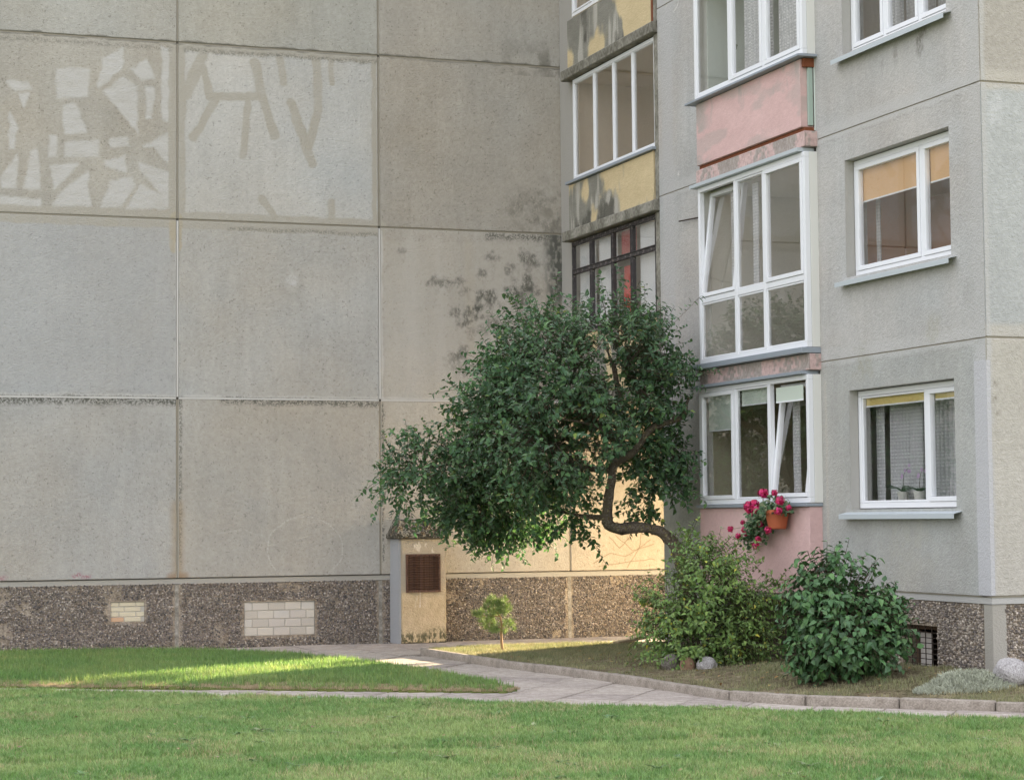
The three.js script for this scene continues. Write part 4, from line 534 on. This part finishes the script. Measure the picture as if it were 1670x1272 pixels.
{ // tree leaning out over the passage corner
  const base = [-0.4, 0.05, 6.03], t = thing('deciduous_tree', 'leaning deciduous tree with a bent trunk and dense dark crown in the inner corner', 'tree', base), L = a => a.map(q => [q[0] - base[0], q[1] - base[1], q[2] - base[2]]);
  const trunk = part('trunk', [tube(L([[-0.37, 0.0, 6.02], [-0.43, 0.97, 6.06], [-0.51, 1.35, 6.05], [-0.66, 1.63, 6.02], [-0.85, 1.77, 6.01], [-1.13, 1.81, 5.97], [-1.42, 1.81, 5.92], [-1.55, 1.92, 5.92], [-1.54, 2.24, 5.95], [-1.49, 2.66, 6.0], [-1.38, 2.99, 5.96], [-1.33, 3.5, 5.9], [-1.4, 4.1, 5.85]]), [0.125, 0.105, 0.096, 0.09, 0.08, 0.07, 0.078, 0.08, 0.066, 0.058, 0.048, 0.032, 0.018], 12, 0.8)], M.bark, t);
  part('limb', tube(L([[-1.44, 2.7, 5.98], [-1.22, 2.86, 6.11], [-0.99, 3.16, 6.16], [-0.75, 3.24, 6.09], [-0.49, 3.33, 6.08], [-0.35, 3.6, 6.0]]), [0.052, 0.048, 0.044, 0.04, 0.034, 0.018], 8, 0.5), M.bark, t);
  for (const [p, w] of [[[[-1.39, 3.0, 5.95], [-1.63, 3.52, 5.47], [-2.04, 3.71, 5.13], [-2.5, 3.9, 5.0]], 0.05], [[[-1.49, 2.6, 5.95], [-1.94, 2.68, 5.31], [-2.68, 2.86, 4.84], [-3.45, 2.7, 4.45], [-4.1, 2.66, 4.22]], 0.05], [[[-1.33, 3.5, 5.9], [-1.43, 4.01, 5.89], [-1.56, 4.52, 5.78]], 0.04], [[[-1.5, 1.95, 5.9], [-1.64, 2.0, 4.9], [-1.97, 2.18, 4.1]], 0.045], [[[-1.4, 3.0, 5.9], [-1.9, 3.2, 6.3], [-2.6, 3.3, 6.4]], 0.04], [[[-0.6, 3.3, 6.08], [-0.8, 3.9, 5.8], [-0.9, 4.3, 5.7]], 0.03]]) part('limb', tube(L(p), [w, w * 0.7, w * 0.4, w * 0.25], 6, 0.3), M.bark, t);
  const blobs = [[-2.5, 3.72, 5.49, 0.62], [-2.09, 3.85, 5.98, 0.8], [-1.43, 3.95, 6.11, 0.68], [-0.78, 3.68, 5.92, 0.48], [-0.6, 3.0, 5.84, 0.32], [-2.52, 3.1, 6.07, 0.8], [-1.92, 3.1, 6.2, 0.62], [-2.94, 3.27, 5.09, 0.52], [-2.63, 2.78, 4.95, 0.55], [-2.13, 2.7, 5.33, 0.5], [-2.4, 2.12, 4.04, 0.42], [-1.83, 2.02, 4.02, 0.34], [-1.52, 2.1, 4.5, 0.32], [-1.48, 4.35, 5.79, 0.55], [-1.6, 4.71, 5.56, 0.2], [-2.32, 4.5, 5.29, 0.38], [-0.84, 4.29, 5.71, 0.36], [-3.39, 2.86, 4.8, 0.42], [-3.75, 2.7, 4.56, 0.34], [-4.07, 2.66, 4.44, 0.22], [-3.99, 2.36, 4.45, 0.2], [-2.95, 2.3, 4.29, 0.38], [-0.6, 2.33, 5.5, 0.34], [-0.85, 2.67, 5.5, 0.42], [-0.52, 4.02, 5.9, 0.22], [-0.5, 2.07, 5.8, 0.15], [-2.62, 4.2, 5.23, 0.36], [-2.85, 3.75, 5.0, 0.3], [-2.75, 2.1, 3.8, 0.36], [-2.15, 1.98, 3.7, 0.32], [-3.1, 2.2, 4.0, 0.3], [-1.65, 1.95, 3.5, 0.26], [-2.9, 1.95, 3.7, 0.22], [-2.6, 1.98, 3.85, 0.34], [-2.25, 1.9, 3.75, 0.3], [-2.95, 2.05, 3.9, 0.3], [-1.9, 1.92, 3.6, 0.28], [-2.45, 1.86, 3.95, 0.26], [-0.55, 3.0, 5.8, 0.36], [-0.6, 2.55, 5.6, 0.36], [-0.55, 3.5, 5.85, 0.36], [-0.7, 2.2, 5.4, 0.25]].map(b => [b[0] - base[0], b[1] - base[1], b[2] - base[2], b[3]]);
  const lp = [[-1.53, 2.0], [-1.54, 2.24], [-1.49, 2.66], [-1.22, 2.86], [-0.99, 3.16], [-0.75, 3.24], [-0.49, 3.33]], limbGap = q => q.z + base[2] > 5.95 && lineDist(lp, q.x + base[0] - 0.36 * (q.z + base[2] - 6) * -1, q.y + base[1]) < (q.y + base[1] < 2.8 ? 0.1 : 0.055);
  const { leaves, twigs } = foliage(blobs, { seed: 77, hole: [2.3, 0.41], shoots: 0.13, twigs: 5900, len: 0.34, gap: 0.042, leaf: 0.078, wide: 0.62, per: 1, droop: 0.035, rise: 0.12, hang: 0.12, twigR: 0.0035, tones: [[0.058, 0.15, 0.048], [0.075, 0.18, 0.052], [0.048, 0.13, 0.05], [0.095, 0.2, 0.055]], yellow: 0.012, keep: q => q.x + base[0] < -0.24 && !limbGap(q) });
  part('crown', leafMesh(leaves), leafMat(0.92, 0.5), t); part('twigs', twigs, M.twig, t); console.log('tree leaves', leaves.length);
}
{ // light green shrub
  const base = [-1.4, 0.14, 8.65], t = thing('leafy_shrub', 'loose yellow-green shrub with small leaves before the pink parapet, stones at its foot', 'shrub', base, 'shrubs in the bed');
  const blobs = [[-1.69, 0.84, 8.52, 0.44], [-1.45, 1.07, 8.83, 0.47], [-1.12, 0.76, 8.82, 0.47], [-1.52, 0.54, 8.78, 0.47], [-1.09, 0.46, 8.92, 0.38], [-1.83, 0.46, 8.45, 0.29], [-0.79, 0.68, 8.83, 0.29], [-1.37, 1.44, 8.67, 0.26], [-1.43, 1.52, 8.44, 0.15], [-1.12, 1.37, 8.76, 0.2], [-0.9, 1.17, 8.82, 0.15], [-0.69, 1.19, 8.9, 0.1], [-0.55, 1.1, 8.93, 0.08], [-0.79, 1.02, 8.85, 0.15], [-1.9, 0.87, 8.34, 0.2], [-0.59, 0.4, 8.67, 0.19], [-1.43, 1.71, 8.35, 0.1]].map(b => [b[0] - base[0], b[1] - base[1] - 0.04, b[2] - base[2], b[3] * 0.84]);
  const { leaves, twigs } = foliage(blobs, { seed: 5, hole: [4, 0.36], shoots: 0.1, twigs: 1700, len: 0.25, gap: 0.034, leaf: 0.058, wide: 0.55, per: 1, droop: 0.04, rise: 0.35, twigR: 0.003, tones: [[0.18, 0.3, 0.062], [0.14, 0.255, 0.056], [0.22, 0.33, 0.075]], yellow: 0.04 });
  part('foliage', leafMesh(leaves), leafMat(0.9, 0.4), t); const r = rng(9), st = []; for (let k = 0; k < 16; k++) { const b = blobs[k % blobs.length]; st.push(tube([[(r() - 0.5) * 0.3, -0.1, (r() - 0.5) * 0.3], [b[0] * 0.5, 0.35 + 0.1 * r(), b[2] * 0.5], [b[0], b[1], b[2]]], [0.014, 0.009, 0.004], 5)); } part('stems', [...st, ...twigs], M.twig, t); console.log('shrub leaves', leaves.length);
}
{ // dark lilac bush
  const base = [-1.3, 0.15, 12.15], t = thing('lilac_bush', 'dense rounded dark green bush with broad pointed leaves next to the kerb', 'bush', base, 'shrubs in the bed');
  const blobs = [[-1.55, 1.23, 12.06, 0.33], [-1.29, 1.13, 12.14, 0.39], [-1.67, 0.9, 11.99, 0.33], [-1.47, 0.77, 12.32, 0.5], [-1.09, 0.76, 12.3, 0.37], [-0.91, 0.56, 12.24, 0.23], [-1.79, 0.5, 11.93, 0.21], [-1.67, 0.5, 12.13, 0.3], [-1.21, 0.5, 12.24, 0.26], [-1.42, 1.4, 12.11, 0.18], [-1.69, 1.36, 11.91, 0.12], [-0.8, 0.82, 12.19, 0.15], [-0.93, 0.99, 12.16, 0.17]].map(b => [b[0] - base[0], b[1] - base[1] - 0.03, b[2] - base[2], b[3] * 0.84].map((q, i) => i === 0 ? (q + 0.02) * 0.9 + 0.03 : i === 3 ? q * 0.92 : q));
  const { leaves, twigs } = foliage(blobs, { seed: 15, shoots: 0.0, hole: [3.5, 0.33], twigs: 1600, len: 0.2, gap: 0.05, leaf: 0.083, wide: 0.7, per: 1, droop: 0.05, rise: 0.2, hang: 0.55, twigR: 0.004, tones: [[0.056, 0.145, 0.042], [0.07, 0.17, 0.047], [0.05, 0.125, 0.043], [0.085, 0.185, 0.05]] });
  part('foliage', leafMesh(leaves), leafMat(0.55, 0.25), t); const r = rng(19), st = []; for (let k = 0; k < 14; k++) { const b = blobs[k % blobs.length]; st.push(tube([[0.15 + (r() - 0.5) * 0.25, -0.12, (r() - 0.5) * 0.25], [b[0] * 0.6 + 0.05, 0.25 + 0.1 * r(), b[2] * 0.6], [b[0], b[1], b[2]]], [0.018, 0.012, 0.005], 5)); } part('stems', [...st, ...twigs], M.twig, t); console.log('bush leaves', leaves.length);
}
{ // pine sapling
  const base = [-2.48, 0.06, 4.2], t = thing('pine_sapling', 'small crooked pine sapling in the sunlit strip of the bed', 'sapling', base), L = a => a.map(q => [q[0] - base[0], q[1] - base[1], q[2] - base[2]]);
  part('trunk', [tube(L([[-2.47, 0.0, 4.2], [-2.5, 0.27, 4.2], [-2.5, 0.44, 4.22], [-2.52, 0.57, 4.22], [-2.57, 0.64, 4.2], [-2.63, 0.74, 4.18]]), [0.024, 0.018, 0.014, 0.011, 0.008, 0.005], 7, 0.3), tube(L([[-2.5, 0.4, 4.2], [-2.6, 0.46, 4.18], [-2.68, 0.5, 4.16]]), [0.01, 0.007, 0.004], 5), tube(L([[-2.52, 0.57, 4.22], [-2.66, 0.58, 4.18], [-2.79, 0.58, 4.12]]), [0.009, 0.006, 0.004], 5)], std(srgb(150, 120, 86), 0.95), t);
  const r = rng(8), nd = [], blobs = [[-2.63, 0.75, 4.19, 0.08], [-2.47, 0.71, 4.24, 0.1], [-2.56, 0.64, 4.2, 0.1], [-2.68, 0.6, 4.16, 0.09], [-2.79, 0.57, 4.12, 0.07], [-2.66, 0.48, 4.16, 0.08], [-2.57, 0.41, 4.2, 0.07], [-2.44, 0.41, 4.23, 0.08], [-2.52, 0.72, 4.2, 0.08]];
  for (const [x, y, z, R] of blobs) for (let k = 0; k < 13; k++) { const c = V(x - base[0] + (r() - 0.5) * R * 2.4, y - base[1] + (r() - 0.5) * R * 2.2, z - base[2] + (r() - 0.5) * R * 2.4), up = V(r() - 0.5, 0.35 + 0.5 * r(), r() - 0.5).normalize(); for (let j = 0; j < 26; j++) { const d = up.clone().multiplyScalar(0.7).add(V(r() - 0.5, r() - 0.5, r() - 0.5).multiplyScalar(1.5)).normalize(), n = V(r() - 0.5, r() - 0.5, r() - 0.5).cross(d).normalize(), v = 0.7 + 0.6 * r(); nd.push({ p: c.clone().addScaledVector(up, 0.05 * (r() - 0.5)), d, n, l: 0.065 + 0.035 * r(), w: 0.007, c: [0.2 * v, 0.28 * v, 0.08 * v], fold: 0, curl: 0.05 }); } }
  part('needles', leafMesh(nd), leafMat(0.8, 0.25), t);
}
// stones
function stone(name, label, cat, [x, y, z], [sx, sy, sz], mat, seed, group) { const g = new THREE.IcosahedronGeometry(1, 4), p = g.attributes.position; for (let i = 0; i < p.count; i++) { const v = V(p.getX(i), p.getY(i), p.getZ(i)), k = 1 + 0.28 * (fbm(v.x * 1.6 + seed, v.y * 1.6 + v.z * 1.3, 3) - 0.5) + 0.06 * (fbm(v.x * 6 + seed, v.z * 6 + v.y * 5, 2) - 0.5); p.setXYZ(i, v.x * k * sx, v.y * k * sy, v.z * k * sz); } g.computeVertexNormals(); muv(g); const m = part(numbered(name), g, mat, scene); m.position.set(x, y, z); return tag(m, label, cat, group); }
stone('boulder', 'pale grey granite boulder at the building corner beside the silver plants', 'boulder', [-0.1, 0.28, 13.5], [0.2, 0.17, 0.19], M.stone, 3);
stone('stone', 'dark grey stone, leftmost of three under the shrub', 'stone', [-1.92, 0.17, 8.85], [0.13, 0.11, 0.12], M.stoneDark, 8, 'stones under the shrub');
stone('stone', 'brown rounded stone, middle one of three under the shrub', 'stone', [-1.82, 0.15, 9.1], [0.09, 0.11, 0.1], M.stoneBrown, 14, 'stones under the shrub');
stone('stone', 'light grey veined stone, rightmost of three under the shrub', 'stone', [-1.62, 0.16, 9.22], [0.13, 0.11, 0.12], M.stone, 21, 'stones under the shrub');
{ const g = bx(-0.42, 0.42, -0.02, 0.02, -0.06, 0.06, 0.006), m = part(numbered('plank'), g, std(srgb(168, 150, 122), 0.9), scene); m.position.set(-0.12, 0.13, 3.35); m.rotation.set(0, 0.55, 0.06); tag(m, 'weathered short plank lying at the back edge of the bed near the passage', 'plank'); }
{ // silver ground cover
  const r = rng(4), l = []; for (let k = 0; k < 5200; k++) { const a = r() * 6.283, q = Math.sqrt(r()), u = Math.cos(a) * q, w = Math.sin(a) * q, x = -0.6 + u * 0.5 + w * 0.12, z = 13.42 + w * 0.26 + u * 0.1, h = 0.16 * (1 - q * q) * (0.5 + fbm(x * 6, z * 6, 2)), y = bedY(x, z) + h * (0.4 + 0.6 * r()), d = V(r() - 0.5, 0.3 + r() * 0.6, r() - 0.5).normalize(), n = V(r() - 0.5, 1, r() - 0.5).cross(d).normalize(), v = 0.7 + 0.5 * r(); l.push({ p: V(x, y, z), d, n, l: 0.032 + 0.02 * r(), w: 0.011, c: [0.42 * v, 0.44 * v, 0.34 * v] }); }
  const m = part(numbered('ground_cover'), leafMesh(l), leafMat(0.9, 0.2), scene); tag(m, 'low silvery green ground cover spreading in front of the cellar wall', 'ground cover', null, 'stuff');
}
{ // geranium in a terracotta pot hung on the pink parapet
  const pot = thing('flower_pot', 'terracotta pot hanging on the pink parapet below the window', 'flower pot', [-0.34, 1.79, 8.63]);
  part('bowl', new THREE.LatheGeometry([[0.0, 0.0], [0.1, 0.0], [0.115, 0.02], [0.15, 0.2], [0.158, 0.205], [0.158, 0.245], [0.145, 0.245], [0.14, 0.2], [0.0, 0.19]].map(q => new THREE.Vector2(...q)), 20), M.terracotta, pot); part('soil', new THREE.CylinderGeometry(0.14, 0.14, 0.01, 16).translate(0, 0.2, 0), M.soil, pot); part('hanger', [rod([0.1, 0.22, -0.12], [0.16, 0.3, -0.12], 0.006), rod([0.1, 0.22, 0.12], [0.16, 0.3, 0.12], 0.006), bx(-0.16, 0.165, 0.2, 0.215, -0.165, -0.16), bx(-0.16, 0.165, 0.2, 0.215, 0.16, 0.165)], M.iron, pot);
  const base = [-0.34, 1.98, 8.6], t = thing('geranium', 'trailing crimson geranium spilling from the terracotta pot on the pink parapet', 'flower', base), r = rng(6), lv = [], st = [], at = [[-0.36, 2.03, 8.57], [-0.36, 2.09, 8.4], [-0.36, 1.97, 8.27], [-0.36, 2.08, 8.79], [-0.36, 2.14, 8.62], [-0.36, 1.89, 8.09], [-0.36, 1.77, 7.96], [-0.36, 1.8, 8.18], [-0.36, 1.66, 7.85], [-0.36, 1.62, 7.76], [-0.36, 1.7, 8.18], [-0.36, 1.81, 8.35], [-0.36, 2.03, 8.9], [-0.36, 1.96, 8.04], [-0.36, 2.05, 8.15], [-0.36, 1.7, 8.0], [-0.5, 2.0, 8.48], [-0.48, 1.93, 8.4], [-0.5, 2.04, 8.62], [-0.46, 1.88, 8.3], [-0.46, 1.78, 8.1], [-0.46, 1.9, 8.2]];
  for (const q of at) { const c = V(q[0] - base[0], q[1] - base[1], q[2] - base[2]); st.push(tube([[0, 0, 0.02], [c.x - 0.04, c.y * 0.5 + 0.08, c.z * 0.5], [c.x, c.y, c.z]], [0.005, 0.004, 0.003], 4)); for (let k = 0; k < 42; k++) { const p = c.clone().add(V((r() - 0.5) * 0.16, (r() - 0.5) * 0.15, (r() - 0.5) * 0.2)), d = V(r() - 0.7, r() - 0.45, r() - 0.5).normalize(), n = V(-0.8, 0.6 + r(), r() - 0.2); n.addScaledVector(d, -n.dot(d)).normalize(); const v = 0.7 + 0.7 * r(), pale = r() < 0.3; lv.push({ p, d, n, l: 0.045 + 0.025 * r(), w: 0.05, c: pale ? [0.2 * v, 0.24 * v, 0.12 * v] : [0.06 * v, 0.14 * v, 0.05 * v], fold: 0.1 }); } }
  part('leaves', leafMesh(lv), leafMat(0.75, 0.3), t); part('stems', st, std(srgb(96, 116, 66), 0.9), t);
  const fm = leafMat(0.6, 0.3), tr = [[2.24, 8.5, 0.065], [2.25, 8.82, 0.04], [2.15, 8.97, 0.055], [2.09, 8.07, 0.06], [2.11, 8.25, 0.06], [2.03, 8.31, 0.065], [1.96, 8.26, 0.05], [2.04, 8.1, 0.05], [2.02, 8.93, 0.05], [2.06, 9.2, 0.035], [1.86, 8.41, 0.04], [1.79, 7.53, 0.04], [1.88, 7.9, 0.03], [1.79, 7.95, 0.04], [1.74, 8.0, 0.04], [1.7, 7.76, 0.038], [1.78, 8.63, 0.045], [1.66, 8.34, 0.04], [1.58, 8.26, 0.045]].map(q => [q[0], q[1], q[2] * 1.15]), sg = [];
  tr.forEach(([y, z, R], i) => { const c = V(-0.47 - base[0], y - base[1], z - base[2]), l = []; for (let k = 0; k < 90; k++) { const e = V(r() - 0.5, r() - 0.5, r() - 0.5).normalize(), d = V(r() - 0.5, r() - 0.5, r() - 0.5).cross(e).normalize(), n = e, v = 0.7 + 0.6 * r(); l.push({ p: c.clone().addScaledVector(e, R * (0.5 + 0.5 * r())).addScaledVector(d, -R * 0.25), d, n, l: R * 0.6, w: R * 0.6, c: [0.6 * v, 0.014 * v, (0.09 + 0.08 * r()) * v], fold: 0.2 }); } part(i ? 'flower_head_' + String(i).padStart(3, '0') : 'flower_head', leafMesh(l), fm, t); sg.push(rod([c.x, c.y, c.z], [c.x * 0.6 + 0.02, c.y * 0.75 - 0.02, c.z * 0.75], 0.0025, 4)); });
  part('flower_stalks', sg, std(srgb(96, 116, 66), 0.9), t);
}
{ // pot plants behind the lowest flat window
  const leafM = leafMat(0.6, 0.25), r = rng(12);
  const potted = (name, label, cat, pos, potR, potH, potMat, n, len, wd, tone, fl) => { const t = thing(name, label, cat, pos, 'pots on the window board'); part('pot', new THREE.LatheGeometry([[0, 0], [potR * 0.75, 0], [potR, potH], [potR * 0.92, potH], [potR * 0.85, potH * 0.85], [0, potH * 0.85]].map(q => new THREE.Vector2(...q)), 16), potMat, t); const l = []; for (let k = 0; k < n; k++) { const a = k / n * 6.283 + r(), d = V(Math.cos(a) * 0.8, 0.5 + r() * 0.5, Math.sin(a)).normalize(), nn = V(0, 1, 0); nn.addScaledVector(d, -nn.dot(d)).normalize(); l.push({ p: V(0, potH * 0.9, 0), d, n: nn, l: len * (0.7 + 0.5 * r()), w: wd, c: tone, fold: 0.25, curl: 0.45 }); } part('leaves', leafMesh(l), leafM, t); if (fl) { part('flower_stem', [tube([[0, potH, 0], [-0.01, potH + 0.2, 0.05], [-0.02, potH + 0.28, 0.18]], [0.004, 0.003, 0.002], 4)], M.twig, t); const f = []; for (let k = 0; k < 7; k++) { const c = V(-0.02, potH + 0.16 + k * 0.02, 0.03 + k * 0.026); for (let j = 0; j < 6; j++) { const d = V(-0.3, Math.sin(j * 1.05), Math.cos(j * 1.05)).normalize(); f.push({ p: c.clone().add(V(-0.03 * Math.sin(k), 0.03 * Math.cos(k * 2), 0)), d, n: V(-1, 0, 0), l: 0.028, w: 0.026, c: [0.62, 0.45, 0.66] }); } } part('flowers', leafMesh(f), leafM, t); } };
  const pw = std(srgb(206, 204, 196), 0.6);
  potted('potted_orchid', 'left one of two orchids in white pots behind the lowest flat window', 'potted plant', [0.265, 2.132, 10.72], 0.07, 0.1, pw, 9, 0.24, 0.05, [0.06, 0.12, 0.06], true);
  potted('potted_orchid', 'right one of two orchids in white pots behind the lowest flat window', 'potted plant', [0.265, 2.132, 11.1], 0.075, 0.1, pw, 10, 0.26, 0.055, [0.06, 0.12, 0.06], true);
  potted('potted_cactus', 'small spiky plant behind the window with the orange blind', 'potted plant', [0.32, 4.872, 11.2], 0.06, 0.07, std(srgb(150, 96, 70), 0.8), 26, 0.16, 0.02, [0.1, 0.17, 0.12], false);
}
// grass: nobody could count it
function tuft(seed, n, h, spread, wid) {
  const r = rng(seed), P = []; for (let k = 0; k < n; k++) { const a = r() * 6.283, d = spread * Math.sqrt(r()), x = Math.cos(a) * d, z = Math.sin(a) * d, t = r() * 6.283, l = h * (0.55 + 0.6 * r()), lean = l * (0.15 + 0.6 * r()), w = wid * (0.7 + 0.6 * r()), cx = Math.cos(t), cz = Math.sin(t), sx = -cz * w, sz = cx * w; const b0 = [x - sx, 0, z - sz], b1 = [x + sx, 0, z + sz], m0 = [x + cx * lean * 0.35 - sx * 0.8, l * 0.6, z + cz * lean * 0.35 - sz * 0.8], m1 = [x + cx * lean * 0.35 + sx * 0.8, l * 0.6, z + cz * lean * 0.35 + sz * 0.8], tp = [x + cx * lean, l, z + cz * lean]; P.push(...b0, ...b1, ...m1, ...b0, ...m1, ...m0, ...m0, ...m1, ...tp); }
  const g = new THREE.BufferGeometry(); g.setAttribute('position', new THREE.Float32BufferAttribute(P, 3)); g.computeVertexNormals(); return g;
}
function grass(name, label, geo, spots, color, seed) {
  const m = new THREE.InstancedMesh(geo, new THREE.MeshPhysicalMaterial({ color: 0xffffff, roughness: 0.9, transmission: 0.42, thickness: 0 }), spots.length), r = rng(seed), mt = new THREE.Matrix4(), q = new THREE.Quaternion(), c = new THREE.Color(), up = V(0, 1, 0);
  spots.forEach(([x, y, z, s], i) => { q.setFromAxisAngle(up, r() * 6.283); mt.compose(V(x, y, z), q, V(s, s * (0.75 + 0.5 * r()), s)); m.setMatrixAt(i, mt); const k = color(x, z, r); m.setColorAt(i, c.setRGB(k[0], k[1], k[2])); });
  m.name = numbered(name); m.castShadow = m.receiveShadow = true; scene.add(m); return tag(m, label, 'grass', null, 'stuff');
}
{
  const r = rng(101), s1 = [], s2 = [], s3 = [], s4 = [];
  for (let k = 0; k < 260000; k++) { const x = -14 + 16 * r(), z = 6 + 14.5 * r(); const rag = 0.16 * (fbm(x * 4, z * 4, 3) - 0.38); if (!inside(LAWN, x - rag * 0.5, z + rag * 0.7)) continue; if (fbm(x * 2.4 + 50, z * 2.4, 3) < 0.3 && r() < 0.75) continue; if (x * 0.9417 + (z - 32.88) * 0.3362 + 12.56 * 0.9417 > 5.6) continue; const e = lineDist(LAWN_EDGE, x, z); s1.push([x, lawnY(x, z) - 0.004, z, 0.8 + 0.5 * r() + (e < 0.12 ? 0.25 * r() : 0)]); if (s1.length >= 150000) break; }
  const mix = (a, b, t) => a.map((q, i) => q + (b[i] - q) * t);
  grass('lawn_grass', 'mown grass of the foreground lawn', tuft(1, 11, 0.042, 0.04, 0.0024), s1, (x, z, q) => { const dryP = sstep(0.6, 0.72, fbm(x * 1.7 + 70, z * 1.7, 3)), t = sstep(0.36, 0.66, fbm(x * 1.1 + 9, z * 1.1, 4) * 0.55 + 0.3 * fbm(x * 6, z * 6, 2) + 0.15 * q()), dry = q() < 0.07 + 0.35 * dryP ? 1 : 0, c = mix([0.15, 0.295, 0.062], [0.31, 0.41, 0.13], t), v = 0.75 + 0.5 * q(); return mix(c, [0.46, 0.4, 0.2], dry * 0.8).map(p => p * v); }, 7);
  const edgeN = [[-14, 3.9], [-9.74, 6.8], [-7.15, 8.45], [-5.6, 9.5], [-4.55, 10.15]];
  for (let k = 0; k < 90000; k++) { const x = -12.5 + 8.3 * r(), z = 0.3 + 10 * r(); if (!inside(WEDGE, x, z)) continue; const e = lineDist(edgeN, x, z); if (e < 0.55 + 0.3 * fbm(x * 2, z * 2, 2) && r() < 0.85) { s4.push([x, 0.015, z, 0.7 + 0.4 * r()], [x + 0.05 * r(), 0.015, z + 0.04 * r(), 0.8]); continue; } s2.push([x, 0.02, z, 0.9 + 0.6 * r()]); }
  grass('lawn_grass', 'longer deep green grass of the wedge-shaped lawn by the blank wall', tuft(2, 9, 0.066, 0.035, 0.0026), s2, (x, z, q) => { const v = 0.7 + 0.5 * q(), t = fbm(x * 1.3, z * 1.3, 3); return mix([0.12, 0.28, 0.05], q() < 0.16 ? [0.44, 0.42, 0.14] : [0.27, 0.36, 0.1], t).map(p => p * v); }, 8);
  grass('dry_grass', 'dry straw-coloured grass along the near edge of the wedge lawn', tuft(3, 9, 0.035, 0.04, 0.003), s4, (x, z, q) => { const v = 0.7 + 0.5 * q(); return mix([0.5, 0.38, 0.24], [0.3, 0.3, 0.12], q() * 0.4).map(p => p * v); }, 9);
  for (let k = 0; k < 60000; k++) { const x = -3.3 + 5.2 * r(), z = 3 + 13 * r(); if (!inside(BED, x, z) || x > 0.6 || (x > 0 && z < 13) || lineDist(KERB, x, z) < 0.07) continue; const den = 0.06 + 0.85 * sstep(6.8, 4.2, z) + 0.55 * sstep(0.5, 0.68, fbm(x * 1.5 + 7, z * 1.5, 3)); if (r() > den) continue; s3.push([x, bedY(x, z) - 0.004, z, 0.7 + 0.6 * r()]); }
  grass('bed_grass', 'sparse yellowing grass in the bed inside the kerb', tuft(4, 8, 0.045, 0.035, 0.0026), s3, (x, z, q) => { const v = 0.7 + 0.6 * q(), t = fbm(x * 2, z * 2, 3) * 0.7 + 0.4 * q(); return mix([0.17, 0.23, 0.08], [0.38, 0.32, 0.18], clamp(t, 0, 1)).map(p => p * v); }, 10);
  const lit = []; for (let k = 0; k < 260; k++) { const x = -3 + 3 * r(), z = 3.3 + 10.5 * r(); if (!inside(BED, x, z) || x > -0.05) continue; const d = V(r() - 0.5, 0.2 * (r() - 0.5), r() - 0.5).normalize(), v = 0.6 + 0.7 * r(); lit.push({ p: V(x, bedY(x, z) + 0.02 + 0.02 * r(), z), d, n: V((r() - 0.5) * 0.6, 1, (r() - 0.5) * 0.6).normalize(), l: 0.04 + 0.025 * r(), w: 0.03, c: r() < 0.5 ? [0.3 * v, 0.17 * v, 0.06 * v] : [0.36 * v, 0.28 * v, 0.1 * v] }); }
  tag(part(numbered('fallen_leaves'), leafMesh(lit), leafMat(0.9, 0.1), scene), 'scattered dry fallen leaves on the bed', 'leaves', null, 'stuff');
  const wd = []; for (let k = 0; k < 150; k++) { const x = -13 + 13 * r(), z = 8 + 11.5 * r(); if (!inside(LAWN, x, z)) continue; const n = 5 + Math.floor(6 * r()), R = 0.05 + 0.05 * r(), v = 0.7 + 0.5 * r(), pale = r() < 0.25; for (let j = 0; j < n; j++) { const a = j / n * 6.283 + r(), d = V(Math.cos(a), 0.45 + 0.6 * r(), Math.sin(a)).normalize(), m = V(0, 1, 0); m.addScaledVector(d, -m.dot(d)).normalize(); wd.push({ p: V(x + (r() - 0.5) * 0.05, lawnY(x, z) + 0.012, z + (r() - 0.5) * 0.05), d, n: m, l: R * (0.7 + 0.6 * r()), w: R * 0.5, c: pale ? [0.26 * v, 0.3 * v, 0.14 * v] : [0.1 * v, 0.2 * v, 0.06 * v], curl: 0.4 }); } }
  for (let k = 0; k < 90; k++) { const x = -13 + 13 * r(), z = 8 + 11.5 * r(); if (!inside(LAWN, x, z)) continue; const v = 0.6 + 0.6 * r(); wd.push({ p: V(x, lawnY(x, z) + 0.035, z), d: V(r() - 0.5, 0.2 * (r() - 0.5), r() - 0.5).normalize(), n: V((r() - 0.5) * 0.8, 1, (r() - 0.5) * 0.8).normalize(), l: 0.05, w: 0.035, c: [0.3 * v, 0.2 * v, 0.1 * v] }); }
  tag(part(numbered('lawn_weeds'), leafMesh(wd), leafMat(0.85, 0.25), scene), 'broad-leaved weeds and a few dry leaves dotted over the foreground lawn', 'weeds', null, 'stuff');
  console.log('grass', s1.length, s2.length, s3.length, s4.length);
}
renderer.render(scene, camera);
